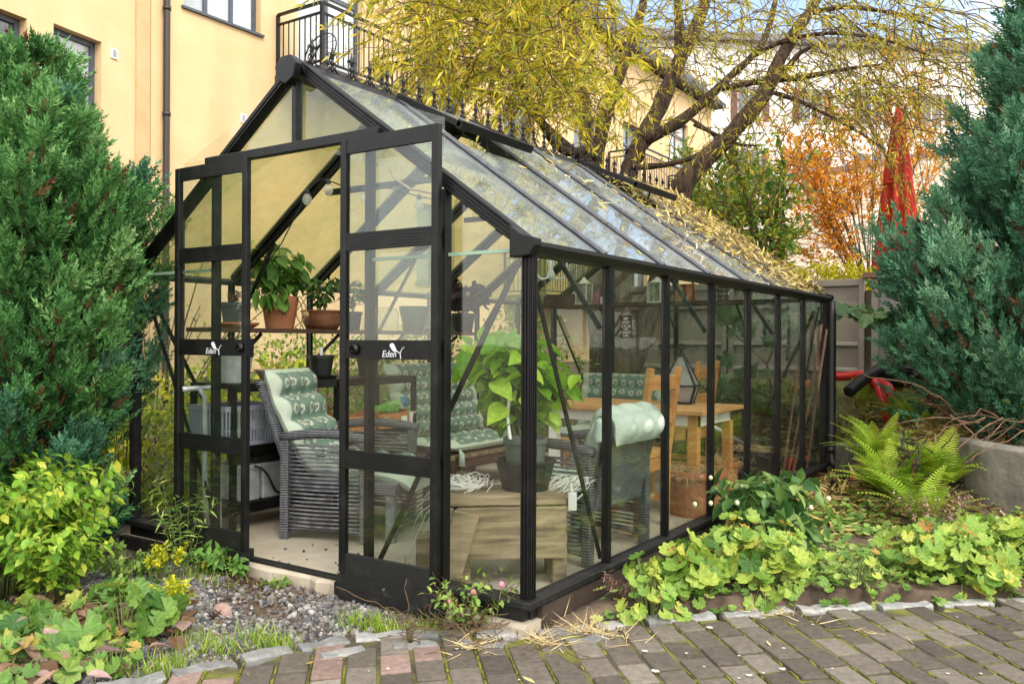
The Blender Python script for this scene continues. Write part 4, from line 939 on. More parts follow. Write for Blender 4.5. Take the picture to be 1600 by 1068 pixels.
def stemplant(t, base, n, h, spread, leafT, lsz, per, leafm, stemm, lean=(0, 0, 0), droop=.3, lo=.25, stem_r=.004, up=A(0, 0, 1), name='leaves'):
    st = MB(); locs = []; dirs = []; szs = []
    for i in range(n):
        a = rng.uniform(0, 2*PI); rr = spread*math.sqrt(rng.uniform(.05, 1)); hh = h*rng.uniform(.6, 1.05)
        tip = A(*base)+A(rr*math.cos(a), rr*math.sin(a), hh)+A(*lean)*hh; b = A(*base)+A(.18*rr*math.cos(a), .18*rr*math.sin(a), 0)
        mid = (b+tip)/2+A(0, 0, .15*hh)-A(rr*math.cos(a), rr*math.sin(a), 0)*.18; q = np.linspace(0, 1, 8)[:, None]
        P = (1-q)**2*b+2*q*(1-q)*mid+q**2*tip; P = P+rng.normal(size=P.shape)*.006*q; st.tube(P, np.linspace(stem_r, stem_r*.4, 8), 5)
        for j in range(per):
            s = lo+(1-lo)*(j+rng.random())/per; k = min(6, int(s*7)); f = s*7-k; p = P[k]*(1-f)+P[k+1]*f; tg = nrm(P[k+1]-P[k]); ph = j*2.4+i
            sd = nrm(np.cross(tg, A(math.cos(ph), math.sin(ph), .2))); locs.append(p); dirs.append(tg*.45+sd+A(0, 0, -droop*rng.uniform(.2, 1.4))); szs.append(lsz*rng.uniform(.55, 1.15))
    st.build('stems', stemm, t, smooth=True)
    lm = MB(); N = len(locs); lm.scatter(leafT, np.array(locs), frames(np.array(dirs), up=up), np.array(szs), rng.random(N)); return lm.build(name, leafm, t, smooth=True)
GSTEM = mat('green_stem', (.10, .15, .04), (.16, .2, .06), scale=20, rough=.7)
L_CHILI = leafmat('chili_leaf', [(0, (.06, .16, .03)), (.5, (.14, .30, .06)), (.93, (.26, .42, .10)), (1, (.55, .46, .03))])
L_DARKG = leafmat('dark_leaf', [(0, (.035, .09, .025)), (.6, (.08, .19, .05)), (1, (.17, .30, .08))])
L_LEMON = leafmat('lemon_leaf', [(0, (.14, .32, .02)), (.5, (.30, .54, .035)), (1, (.50, .70, .08))], trans=.4)
L_PURPLE = leafmat('purple_leaf', [(0, (.02, .010, .016)), (.6, (.06, .025, .045)), (1, (.12, .06, .09))])
# on the table top
x = .26; y = yx(365, x); t = thing('metal_bucket', 'grey galvanised bucket on the left end of the potting table', 'bucket', (x, y, SZ))
MB().lathe([(.085, 0), (.115, .20), (.121, .20), (.121, .208), (.110, .208), (.083, .012), (0, .012)], (x, y, SZ), 28).build('bucket_wall', GALV, t, smooth=False); MB().tube([(x+.0, y-.115, SZ+.18), (x+.06, y-.07, SZ+.12), (x+.11, y, SZ+.09), (x+.06, y+.07, SZ+.12), (x, y+.115, SZ+.18)], .003, 5).build('handle', GALV, t)
x = .30; y = yx(424, x); t = thing('bowl', 'beige stoneware bowl on the potting table beside the bucket', 'bowl', (x, y, SZ))
MB().lathe([(.035, 0), (.06, .012), (.095, .065), (.099, .07), (.092, .068), (.055, .018), (0, .014)], (x, y, SZ), 28).build('bowl_body', mat('stoneware', (.46, .37, .27), (.56, .46, .35), scale=9, rough=.5), t, smooth=True)
x = .30; y = yx(502, x); t = pot('plant_pot', 'black plastic pot in its saucer on the potting table', 'pot', x, y, SZ+.016, .06, .08, .135, BLKPL)
MB().lathe([(.09, -.016), (.105, .006), (.10, .006), (.086, -.010), (0, -.010)], (x, y, SZ+.016), 24).build('saucer', BLKPL, t)
MB().box(x+.0, x+.002, y-.012, y+.012, SZ+.12, SZ+.20).build('plant_label', PAPER, t)
x = .30; y = yx(575, x); pot('plant_pot', 'black plastic pot on the potting table behind the right door', 'pot', x, y, SZ, .06, .075, .12, BLKPL)
# middle shelf: crate and wooden trays
MZ = .398; ya, yb_ = yx(352, .42), yx(441, .42)
t = thing('plastic_crate', 'grey plastic crate with oval cutouts on the middle shelf', 'crate', (.26, (ya+yb_)/2, MZ)); mb = MB()
for x in (.10, .42):
    mb.box(x-.005, x+.005, ya, yb_, MZ, MZ+.022); mb.box(x-.006, x+.006, ya, yb_, MZ+.195, MZ+.225); mb.box(x-.005, x+.005, ya, yb_, MZ+.085, MZ+.093)
    k = ya+.008
    while k < yb_: mb.box(x-.004, x+.004, k-.004, k+.004, MZ+.0225, MZ+.1945); k += .021
    yc = (ya+yb_)/2+.02; a = np.linspace(0, 2*PI, 20, endpoint=False); mb.prism([(yc+.06*math.cos(q), MZ+.115+.03*math.sin(q)) for q in a], 0, x-.0065, x+.0065)
for yy in (ya+.004, yb_-.004):
    mb.box(.105, .415, yy-.005, yy+.005, MZ, MZ+.022); mb.box(.106, .414, yy-.006, yy+.006, MZ+.195, MZ+.225)
    for k in range(14): mb.box(.12+.021*k-.004, .12+.021*k+.004, yy-.004, yy+.004, MZ+.0225, MZ+.1945)
mb.build('crate_sides', GREYPL, t); MB().box(.106, .414, ya+.01, yb_-.01, MZ, MZ+.006).build('crate_bottom', GREYPL, t)
def tray(label, ya, yb_):
    t = thing('wooden_tray', label, 'box', (.38, (ya+yb_)/2, MZ)); mb = MB()
    mb.box(.417, .43, ya, yb_, MZ, MZ+.10); mb.box(.25, .262, ya, yb_, MZ, MZ+.10); mb.box(.262, .417, ya, ya+.012, MZ, MZ+.12); mb.box(.262, .417, yb_-.012, yb_, MZ, MZ+.12); mb.build('tray_sides', ORW, t, bevel=.002); MB().box(.263, .416, ya+.013, yb_-.013, MZ, MZ+.008).build('tray_bottom', ORW, t); return t
t1 = tray('orange wooden tray holding pale twigs on the middle shelf', yx(540, .43), yx(588, .43)); y0_, y1_ = yx(593, .43), min(1.84, yx(640, .43))
t2 = tray('orange wooden tray with two white labels and green rolls', y0_, y1_)
for f in (.16, .82): MB().box(.4305, .432, y0_+(y1_-y0_)*f-.03, y0_+(y1_-y0_)*f+.03, MZ+.035, MZ+.075).build('paper_label', PAPER, t2)
GRN = mat('green_roll', (.16, .42, .06), rough=.6); GRN2 = mat('pale_green_roll', (.40, .58, .25), rough=.6); BLU = mat('blue_roll', (.10, .24, .45), rough=.6)
for k, (f, mm, zz, lab) in enumerate(((.25, GRN, .125, 'bright green twine roll in the labelled tray'), (.55, GRN, .115, 'dark end green roll lying in the middle of the labelled tray'), (.68, GRN2, .15, 'pale green foil roll sticking out of the labelled tray'), (.88, BLU, .16, 'blue roll standing at the end of the labelled tray'))):
    y = y0_+(y1_-y0_)*f; mb = MB(); p, q = A(.30, y-.02, MZ+zz-.02), A(.41, y+.03, MZ+zz+.02); d = nrm(q-p); mb.tube([p, q], .032, 14, cap=False); mb.tube([q, q+d*.001], (.032, .014), 14, cap=False); mb.tube([p, q], .014, 10, cap=False)
    tag(mb.build('twine_roll', mm, origin=tuple(p)), lab, 'roll')
x, y = .50, yx(633, .50)+.08; t = thing('white_cup', 'white paper cup with green tip standing on the middle shelf end', 'cup', (.40, 1.845, MZ)); MB().lathe([(.03, 0), (.042, .10), (.039, .10), (.028, .006), (0, .006)], (.40, 1.845, MZ), 18).build('cup_wall', WHITEPL, t); MB().lathe([(0, .13), (.018, .12), (.022, .10), (.018, .02)], (.40, 1.845, MZ), 12).build('cup_content', GRN, t)
# bottom shelf: two metal bins, black tray and hose
BZ = .078
for k, (ua, ub, lab) in enumerate(((378, 410, 'grey metal bin on the bottom shelf nearest the left door'), (412, 447, 'grey metal bin on the bottom shelf behind the armchair'))):
    a, b = yx(ua, .41), yx(ub, .41)-.01; t = thing('metal_bin', lab, 'bin', (.33, (a+b)/2, BZ), 'metal bins'); MB().box(.14, .41, a, b, BZ, BZ+.20).build('bin_body', GALV, t, bevel=.01); MB().box(.135, .415, a-.004, b+.004, BZ+.18, BZ+.205).build('rim', GALV, t, bevel=.004)
t = thing('seed_tray', 'black plastic tray lying across the metal bins', 'tray', (.33, .66, BZ+.206)); MB().box(.16, .39, .50, .84, BZ+.206, BZ+.25).build('tray_body', BLKPL, t, bevel=.008)
a = np.linspace(0, 1, 24); tag(MB().tube(np.stack([.43+.015*np.sin(a*9), .46+.42*a, BZ+.20-.15*np.sin(a*PI)+.03*np.sin(a*11)], -1), .007, 6).build('cable', CORDB, smooth=True, origin=(.49, .66, BZ)), 'loop of black cable hanging before the metal bins', 'cable')
# aluminium stand poles behind the left door
t = thing('folding_stand', 'two pale aluminium poles of a folded stand behind the left door', 'stand', (.52, .2, FZ))
for u, v in ((318, 0), (338, .03)):
    p = A(.56, yx(u, .56), 0); MB().tube([(p[0]-.03, p[1]-.10, .74), (p[0], p[1]-.03, .745), (p[0]+.01, p[1], .70), (p[0]+.0, p[1]+.01, .3), (p[0]-.0, p[1]+.03, FZ)], .014, 8).build('pole', GALV, t, smooth=True)

# upper left shelf and its pots
UZ = 1.062
t = thing('wall_shelf', 'dark brown plank shelf along the left glass wall', 'shelf', (.18, 1.7, 1.04)); MB().box(.05, .30, .28, 3.15, 1.037, UZ).build('plank', DARKW, t)
for y in (BAY, 2*BAY, 3*BAY, 4*BAY): MB().bar((.03, y, .85), (.27, y, 1.03), .02, .012, up=(0, 1, 0)).build('bracket', BLACK, t)
x = .18
def sy(u): return yx(u, x)
y = sy(368); t = thing('square_pot', 'slate grey square pot in a terracotta saucer at the shelf end', 'pot', (x, y, UZ)); mb = MB(); mb.lathe([(.07, .015), (.085, .13), (.092, .13), (.092, .15), (.08, .15), (.075, .12)], (0, 0, 0), 4).xf((x, y, UZ), PI/4+.3).build('pot_wall', mat('slate_plastic', (.09, .10, .12), rough=.5), t)
MB().lathe([(.10, 0), (.135, .022), (.135, .032), (.125, .03), (.10, .014), (0, .014)], (x, y, UZ), 28).build('saucer', TERRA, t)
L_DRY = leafmat('dry_leaf', [(0, (.16, .09, .05)), (.6, (.34, .22, .14)), (1, (.5, .33, .35))]); stemplant(t, (x, y, UZ+.14), 8, .08, .06, T_OVATE, .03, 6, L_DRY, TWIG)
y = sy(437); t = pot('potted_chili', 'tall chili plant in a big terracotta pot on the shelf', 'potted plant', x, y, UZ, .085, .115, .20, TERRA, rim=False)
stemplant(t, (x, y, UZ+.17), 16, .36, .24, T_BIG, .115, 11, L_CHILI, GSTEM, droop=.9)
stemplant(t, (x+.05, y-.10, UZ+.16), 5, .12, .18, T_BIG, .13, 5, L_CHILI, GSTEM, droop=2.0, name='hanging_leaves')
mb = MB()
for k in range(3):
    q = np.linspace(0, 1, 14); mb.tube(np.stack([x+.11+.02*np.sin(q*5+k), y+.07+.03*np.sin(q*6+2*k), UZ+.2-.20*q+.05*np.sin(q*PI)*(k-1)], -1), .004, 5)
mb.lathe([(0, -.02), (.02, -.015), (.024, 0), (.02, .015), (0, .02)], (x+.13, y+.09, UZ+.09), 10); tag(mb.build('rope', ROPE, smooth=True, origin=(x+.12, y+.07, UZ+.2)), 'loops of jute rope hanging down the terracotta pot', 'rope')
y = sy(503); t = thing('wicker_basket', 'brown wicker basket planted with peppers on the shelf', 'basket', (x, y, UZ)); MB().lathe([(.10, 0), (.125, .05), (.13, .115), (.122, .12), (.115, .1)], (0, 0, 0), 28).xf((x, y, UZ)).build('basket_wall', BASK, t, smooth=True); MB().lathe([(0, .10), (.118, .098)], (x, y, UZ), 20, cap0=False).build('soil', SOIL, t)
MB().tube([(x+.13*math.cos(q), y+.13*math.sin(q), UZ+.118) for q in np.linspace(0, 2*PI, 30)], .009, 6).build('rim', BASK, t)
stemplant(t, (x, y, UZ+.10), 10, .26, .17, T_OVATE, .075, 9, L_DARKG, GSTEM, droop=1.0); 
y = sy(548); t = pot('plant_pot', 'black pot with pepper plant next to the wicker basket', 'potted plant', x, y, UZ, .06, .075, .125, BLKPL); stemplant(t, (x, y, UZ+.11), 6, .24, .12, T_OVATE, .08, 8, L_DARKG, GSTEM, droop=.9)
y = sy(571)+.02; t = thing('glass_jar', 'small glass jar behind the right door stile', 'jar', (x, y, UZ)); MB().lathe([(.045, 0), (.045, .10), (.04, .115), (.04, .125)], (x, y, UZ), 20).build('jar_wall', JAR, t, smooth=True)
y = sy(603); t = thing('cloche', 'upturned glass cloche jar with domed top on the shelf', 'jar', (x, y, UZ)); MB().lathe([(.088, 0), (.09, .05), (.092, .055), (.09, .06), (.092, .12), (.075, .16), (.03, .17), (0, .172)], (x, y, UZ), 24, cap0=False).build('glass_dome', JAR, t, smooth=True)
y = sy(647); t = pot('tapered_pot', 'tall dark green tapered pot with a pale rim on the shelf', 'pot', x, y, UZ, .075, .115, .185, mat('dark_green_glaze', (.012, .03, .022), (.02, .045, .03), scale=8, rough=.35), rim=False)
y = sy(680)+.02; t = pot('window_pot', 'beige ribbed pot in a dark green tray on the shelf', 'pot', x, y, UZ+.02, .085, .11, .12, mat('beige_plastic', (.36, .31, .25), rough=.6)); MB().box(x-.10, x+.10, y-.15, y+.11, UZ, UZ+.02).build('tray', mat('green_tray', (.02, .05, .045), rough=.5), t)
stemplant(t, (x, y, UZ+.13), 5, .16, .10, T_OVATE, .06, 7, L_DARKG, GSTEM)
y = sy(722); t = pot('plant_pot', 'black pot with dark purple leaves at the right shelf end', 'potted plant', x, y, UZ, .08, .105, .15, BLKPL); stemplant(t, (x, y, UZ+.12), 13, .30, .22, T_LOBED, .13, 8, L_PURPLE, TWIG, droop=.6)

# back shelf with lanterns, candles and copper pots
KZ = 1.335; yb2 = 4.27
t = thing('wall_shelf', 'reddish brown plank shelf along the back glass wall', 'shelf', (1.05, yb2, 1.31)); MB().box(.05, 2.12, 4.15, 4.40, 1.31, KZ).build('plank', DARKW, t)
for xx in (.643, 1.285, 1.928): MB().bar((xx, 4.42, 1.12), (xx, 4.2, 1.305), .02, .012, up=(1, 0, 0)).build('bracket', BLACK, t)
t = thing('planter_box', 'red brown wooden box at the near end of the back shelf', 'box', (.2, 4.1, KZ)); MB().box(.06, .36, 4.16, 4.34, KZ, KZ+.10).build('box_body', DARKW, t, bevel=.003)
def glantern(label, x, y, z, w, h):
    t = thing('glass_lantern', label, 'lantern', (x, y, z), 'glass lanterns on the back shelf'); fr = MB(); g = MB()
    for sx in (-1, 1):
        for sy_ in (-1, 1): fr.box(x+sx*w-.005, x+sx*w+.005, y+sy_*w-.005, y+sy_*w+.005, z+.016, z+h*.75)
    fr.box(x-w-.008, x+w+.008, y-w-.008, y+w+.008, z, z+.015); fr.box(x-w-.008, x+w+.008, y-w-.008, y+w+.008, z+h*.75, z+h*.77)
    fr.lathe([(w*1.2, h*.77), (.02, h*.93), (.012, h), (0, h)], (x, y, z), 4); fr.build('frame', WHITEPL, t)
    for sx in (-1, 1): g.box(x+sx*w-.001, x+sx*w+.001, y-w+.005, y+w-.005, z+.016, z+h*.75); g.box(x-w+.005, x+w-.005, y+sx*w-.001, y+sx*w+.001, z+.016, z+h*.75)
    g.build('glass', JAR, t)
glantern('glass lantern on the back shelf beside the mauve candle', xy(912, yb2), yb2, KZ, .055, .26); glantern('glass lantern on the back shelf beside the copper pots', xy(1026, yb2), yb2, KZ, .06, .24)
candle('mauve pillar candle on the back shelf', xy(931, yb2), yb2, KZ, .03, .11, bpy.data.materials['mauve_wax']); candle('short white candle on the back shelf', xy(942, yb2), yb2, KZ, .028, .07, WHITE)
COP = mat('copper', (.42, .19, .10), (.25, .11, .06), scale=12, rough=.35, metal=.8)
for u, lab in ((1062, 'left copper pot of the pair on the back shelf'), (1078, 'right copper pot of the pair on the back shelf')):
    x_ = xy(u, yb2); t = thing('copper_pot', lab, 'pot', (x_, yb2, KZ), 'copper pots'); MB().lathe([(.042, 0), (.046, .01), (.046, .155), (.05, .16), (.044, .16), (.04, .012), (0, .012)], (x_, yb2, KZ), 24).build('pot_wall', COP, t, smooth=False)
x_ = xy(1122, yb2); t = thing('wire_basket', 'round black wire basket at the right end of the back shelf', 'basket', (x_, yb2, KZ)); mb = MB()
for z, r in ((.01, .06), (.05, .075), (.09, .085), (.12, .088)): mb.tube([(x_+r*math.cos(q), yb2+r*math.sin(q), KZ+z) for q in np.linspace(0, 2*PI, 25)], .004, 5)
for k in range(16): q = k/16*2*PI; mb.tube([(x_+.06*math.cos(q), yb2+.06*math.sin(q), KZ+.01), (x_+.088*math.cos(q), yb2+.088*math.sin(q), KZ+.12)], .003, 4)
mb.build('wire', BLACK, t)
# hanging sign
sx_, sy2, sz_ = xy(978, 4.12), 4.12, 1.13; t = thing('hanging_sign', 'small dark brown sign with white crown lettering hung from the back shelf', 'sign', (sx_, sy2, sz_-.1)); mb = MB().box(sx_-.056, sx_+.056, sy2-.004, sy2+.004, sz_-.105, sz_+.095); mb.build('sign_board', DARKW, t)
for k, (wd, s_) in enumerate((('KEEP', .036), ('CALM', .036), ('AND', .020), ('CARRY', .034), ('ON', .034))): text(wd, s_, (sx_, sy2-.0052, sz_+(.022, -.012, -.032, -.066, -.096)[k]), PAPER, t, bold=.0006)
MB().prism([(sx_-.02, sz_+.058), (sx_+.02, sz_+.058), (sx_+.026, sz_+.082), (sx_+.012, sz_+.070), (sx_, sz_+.086), (sx_-.012, sz_+.070), (sx_-.026, sz_+.082)], 1, sy2-.0055, sy2-.0045).build('crown_emblem', PAPER, t)
MB().tube([(sx_-.04, sy2, sz_+.095), (sx_, sy2, KZ-.03), (sx_+.04, sy2, sz_+.095)], .0015, 4).build('cord', CORDW, t)

# weathered timber stool, pots, lemon plant, string lights
WA = math.radians(40); WL = ((2.17, .46, FZ), WA)
t = thing('timber_bench', 'rough weathered timber bench in the front right corner', 'bench', WL[0]); 
MB().box(-.30, .24, -.15, .13, .35, .395).xf(*WL).build('seat', OLDW2, t, bevel=.008); MB().box(-.33, -.255, -.17, .15, .28, .345).xf(*WL).build('seat_end', OLDW2, t, bevel=.008)
MB().box(-.24, .235, -.165, -.12, .12, .345).xf(*WL).build('front_board', OLDW2, t, bevel=.005); MB().box(-.24, .235, .08, .12, .12, .345).xf(*WL).build('back_board', OLDW2, t, bevel=.005)
for x in (-.235, .19):
    for y in (-.10, .07): MB().box(x-.01, x+.055, y-.045, y+.045, 0, .345).xf(*WL).build('leg', OLDW2, t, bevel=.006)
MB().bar((-.30, -.21, .0), (-.20, -.19, .33), .11, .04, up=(0, 1, 0)).xf(*WL).build('slanting_brace', OLDW2, t, bevel=.006)
t = thing('timber_block', 'square weathered timber block on the floor beside the timber bench', 'block', (1.87, .32, FZ)); MB().box(-.12, .10, -.09, .09, 0, .18).xf((1.89, .33, FZ), WA).build('block_body', OLDW2, t, bevel=.008)
px_, py_ = 2.22, .52; WZ = FZ+.396
t = thing('plant_bowl', 'wide black plastic bowl on the weathered timber bench', 'pot', (px_, py_, WZ)); MB().lathe([(.105, 0), (.135, .125), (.143, .125), (.143, .137), (.130, .137), (.10, .010), (0, .010)], (px_, py_, WZ), 32).build('bowl_wall', BLKPL, t, smooth=False)
t = thing('lemon_plant', 'lemon plant with big bright lime leaves in a dark pot set in the black bowl', 'potted plant', (px_, py_, WZ+.011)); GRAYGR = mat('grey_green_pot', (.06, .085, .075), (.09, .12, .105), scale=6, rough=.4)
MB().lathe([(.075, 0), (.095, .20), (.102, .20), (.102, .222), (.094, .222), (.09, .19)], (px_, py_, WZ+.011), 28).build('pot_wall', GRAYGR, t); MB().lathe([(0, .205), (.092, .2)], (px_, py_, WZ+.011), 20, cap0=False).build('soil', SOIL, t)
stemplant(t, (px_-.06, py_+.10, WZ+.20), 26, .50, .34, T_BIG, .15, 10, L_LEMON, GSTEM, lean=(-.08, .10, 0), droop=.7, lo=.2)
MB().tube([(px_-.06, py_-.03, WZ+.2), (px_-.10, py_, WZ+.32), (px_-.07, py_-.02, WZ+.46)], .008, 8).build('white_stake', CORDW, t)
mb = MB(); xl, yl = 2.0, .36
for k in range(70):
    n = 16; q = np.linspace(0, 1, n); a0 = rng.uniform(0, 6); L = rng.uniform(.10, .34); w = rng.uniform(.03, .10)
    bx, by = xl+rng.normal()*.05, yl+rng.normal()*.05
    px = bx+w*np.sin(q*rng.uniform(2, 6)+a0)+rng.normal(size=n)*.004-.05*q; py = by+w*np.cos(q*rng.uniform(2, 6)+a0)-.06*q; pz = WZ+.03+.04*np.sin(q*PI)-L*q**1.6+.01*np.sin(q*14+a0)
    mb.tube(np.stack([px, py, np.maximum(pz, FZ+.01)], -1), .0019, 5)
tag(mb.build('string_light_tangle', CORDW, smooth=True, origin=(xl, yl, WZ)), 'tangle of white string light cable spilling over the timber bench left end', 'cable', 'white string light cables')
mb = MB()
for k in range(30):
    n = 14; q = np.linspace(0, 1, n); a0 = rng.uniform(0, 6); w = rng.uniform(.03, .07); bx, by = 2.36+rng.normal()*.04, .64+rng.normal()*.04
    mb.tube(np.stack([bx+w*np.sin(q*5+a0), by+w*np.cos(q*4+a0), WZ+.02+.03*np.sin(q*PI*2+a0)-.06*q*(k % 3 == 0)], -1), .0019, 5)
o_ = tag(mb.build('string_light_tangle', CORDW, smooth=True, origin=(2.36, .64, WZ)), 'white string light cable heaped on the timber bench right end', 'cable', 'white string light cables')
MB().box(-.02, .02, -.012, .012, -.11, -.03).xf((2.42, .60, WZ+.02), WA).build('controller', WHITEPL, o_, bevel=.004); MB().tube([(2.42, .60, WZ-.012), (2.41, .605, WZ+.03)], .006, 6).build('plug', WHITEPL, o_)

# big pots with straw on the right
def strawtop(t, x, y, z, r, n):
    a = rng.uniform(0, 2*PI, n); q = r*np.sqrt(rng.random(n)); L = np.stack([x+q*np.cos(a), y+q*np.sin(a), z+.05*(1-(q/r)**2)*rng.random(n)+.005], -1); d = rdir(n)*A(1, 1, .30)
    edge = q > r*.85; d[edge] += np.stack([np.cos(a), np.sin(a), -.7+0*a], -1)[edge]*.8
    sc = np.stack([rng.uniform(.05, .14, n), np.full(n, .05), np.full(n, .04)], -1); mb = MB(); mb.scatter(T_BLADE, L, frames(d), sc, rng.random(n)); mb.build('straw', STRAW, t)
for nm, lab, x, y, r, h, m, n in (('terracotta_pot', 'large terracotta pot filled with straw beside the right glass', 2.33, 2.30, .20, .28, TERRA, 420), ('terracotta_pot', 'smaller terracotta pot with straw behind the large one', 2.16, 3.18, .15, .22, TERRA, 320), ('black_tub', 'wide black plastic tub topped with straw in the far right corner', 2.16, 3.88, .23, .23, BLKPL, 420)):
    t = pot(nm, lab, 'pot', x, y, FZ, r*.78, r*.95, h, m); strawtop(t, x, y, FZ+h*.92, r*.95, n)
# loose straw, stakes, broom handle
t = thing('wooden_stakes', 'bundle of tall brown wooden stakes leaning in the far right corner', 'stakes', (2.4, 4.1, FZ))
for k, (u, dx) in enumerate(((1226, .0), (1233, .03), (1240, .05), (1262, -.02))): x_ = xy(u, 4.15); MB().tube([(x_, 4.12, FZ), (x_+.05+dx, 4.25+.02*k, .55), (x_+.11+dx, 4.38, 1.22-.04*k)], .010, 6).build('stake', mat('stake_wood', (.20, .11, .075), (.3, .18, .12), scale=12, rough=.8), t)
tag(MB().tube([at(1112, 665, 6.1), at(1162, 693, 6.5)], .016, 8).build('pole', GALV, smooth=True, origin=tuple(at(1162, 693, 6.5))), 'pale metal pole leaning behind the straw filled tub', 'pole')
# string lights, chandelier, rope
t = thing('string_lights', 'black string of clear round bulbs hung under the roof', 'string lights', (.9, .9, 1.75)); BP = [(480, 303, 4.4), (513, 288, 4.4), (570, 300, 4.4), (655, 312, 4.3)]
path = [at(412, 420, 4.5), at(440, 380, 4.45), at(468, 325, 4.4), at(479, 297, 4.4), at(500, 280, 4.4), at(513, 282, 4.4), at(540, 292, 4.4), at(570, 295, 4.4), at(610, 294, 4.4), at(655, 307, 4.3), at(690, 314, 4.2)]
MB().tube(path, .0035, 5).build('cord', CORDB, t, smooth=True)
for u, v, d in BP[:4]:
    p = at(u, v, d); b = MB().lathe([(0, -.058), (.014, -.055), (.023, -.04), (.025, -.03), (.02, -.012), (.011, 0)], p, 14, cap0=False).build('bulb', BULB, t, smooth=True); MB().lathe([(.011, -.002), (.013, .012), (.008, .026)], p, 10, cap1=True).build('socket', BLKPL, b)
p = [at(610, 262, 4.3), at(616, 278, 4.2), at(640, 295, 4.1), at(675, 302, 4.0), at(690, 300, 3.9)]; tag(MB().tube(p, .006, 6).build('rope', ROPE, smooth=True, origin=tuple(p[0])), 'tan rope slung under the right roof slope', 'rope')
cx, cy, cz = tuple(at(861, 420, 4.0)); t = thing('chandelier', 'small white chandelier with curled arms hanging by the corner post', 'chandelier', (cx, cy, cz)); mb = MB(); dr_ = MB()
for k in range(6):
    a = k/6*2*PI; q = np.linspace(0, 1, 9); r = .085*np.sin(q*1.7); mb.tube(np.stack([cx+r*np.cos(a), cy+r*np.sin(a), cz-.03+.07*q**2-.03*np.sin(q*PI)], -1), .004, 6)
    e = A(cx+.084*math.cos(a), cy+.084*math.sin(a), cz+.04); mb.lathe([(.004, 0), (.016, .006), (.016, .010)], e, 10)
    for z, rr in ((-.015, .07), (-.05, .035)): dr_.lathe([(0, 0), (.006, -.012), (.003, -.024), (0, -.028)], (cx+rr*math.cos(a+.2), cy+rr*math.sin(a+.2), cz+z), 6)
mb.lathe([(.004, .12), (.01, .08), (.02, .04), (.008, .0), (.022, -.03), (.008, -.05), (0, -.06)], (cx, cy, cz), 12); mb.tube([(cx, cy, cz+.11), (cx, cy, zr(cx)-.03)], .0025, 5); mb.build('arms', WHITE, t, smooth=True); dr_.build('crystals', JAR, t)
# small stones and leaves dropped on the floor
for k, (u, v) in enumerate(((424, 848), (416, 864), (447, 858), (458, 858))):
    pass
# ================================================================== PLANTS AND GARDEN
L_JUN = leafmat('juniper_green', [(0, (.026, .10, .026)), (.4, (.07, .21, .058)), (.75, (.15, .34, .10)), (1, (.30, .48, .19))], trans=.15, rough=.6, vein=False)
L_JUNB = leafmat('juniper_blue_green', [(0, (.022, .085, .045)), (.4, (.06, .185, .10)), (.75, (.125, .30, .165)), (1, (.25, .43, .26))], trans=.15, rough=.6, vein=False)
DRYB = mat('dead_brown_twigs', (.07, .030, .013), (.20, .095, .04), scale=14, rough=1)
def juniper(label, base, H, rad, nplume, nsprig, size, leafm, blue=None, lean=.9, az=None):
    """rad(h) gives the crown radius at relative height h"""
    t = thing('juniper', label, 'conifer', tuple(base)); base = A(*base)
    MB().tube([base, base+A(.02, .02, H*.5), base+A(0, 0, H*.93)], (.07, .045, .01), 8).build('trunk', BARK, t, smooth=True)
    br = MB(); parts = {}
    for i in range(nplume):
        h = rng.random()**.85*.93; a = rng.uniform(0, 2*PI) if az is None else rng.uniform(*az); R = rad(h)*rng.uniform(.72, 1.12); o = A(math.cos(a), math.sin(a), 0)
        s = base+A(0, 0, max(.04, h*H-.30*R))+o*R*.12; e = base+A(0, 0, h*H+lean*R*.35)+o*R
        e[2] = min(e[2], base[2]+H*1.02)
        q = np.linspace(0, 1, 6)[:, None]; P = s+(e-s)*q+A(0, 0, 1)*.12*R*np.sin(q*PI)*-1; br.tube(P, np.linspace(.014, .003, 6), 5)
        n = int(nsprig*(.5+R/rad(.3))); tt = rng.random(n)**.6*.85+.18; k = np.minimum((tt*5).astype(int), 4); f = (tt*5-k)[:, None]; pos = P[k]*(1-f)+P[k+1]*f
        ax = nrm(e-s+A(0, 0, .45*R)); wid = R*.20*np.sin(np.clip(tt, 0, 1)*PI*.86+.25)[:, None]; off = rng.normal(size=(n, 3))*wid*A(.6, .6, .55); pos = pos+off
        d = ax*1.0+nrm(off)*.55+A(0, 0, .35)+rng.normal(size=(n, 3))*.25
        dead = rng.random(n) < np.where(tt < .5, .22, .03)
        key = 'b' if blue and rng.random() < blue(h) else 'g'
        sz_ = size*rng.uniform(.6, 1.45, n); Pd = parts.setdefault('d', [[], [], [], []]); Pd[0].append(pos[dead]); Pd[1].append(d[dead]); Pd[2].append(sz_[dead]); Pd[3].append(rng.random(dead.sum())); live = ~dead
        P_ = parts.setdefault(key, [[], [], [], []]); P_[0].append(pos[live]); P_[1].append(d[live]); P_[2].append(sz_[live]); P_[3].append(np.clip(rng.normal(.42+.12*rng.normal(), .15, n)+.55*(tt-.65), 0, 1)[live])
    br.build('branches', DRYB, t)
    for key, (p, d, s, r) in parts.items():
        d = np.concatenate(d); MB().scatter(T_SPRIG, np.concatenate(p), frames(d), np.concatenate(s), np.concatenate(r)).build('dead_foliage' if key == 'd' else 'foliage', DRYB if key == 'd' else L_JUNB if key == 'b' else leafm, t)
    return t
def cone(r0, p): return lambda h: r0*max(.05, (1-h))**p+.05
juniper('tall green juniper standing at the left front corner of the greenhouse', (-.30, -.42, -.19), 2.85, lambda h: float(np.interp(h, [0, .1, .25, .45, .58, .68, .8, .9, 1], [.42, .47, .52, .60, .64, .48, .31, .17, .05])), 210, 66, .105, L_JUN, blue=lambda h: .5 if h < .36 else .05)
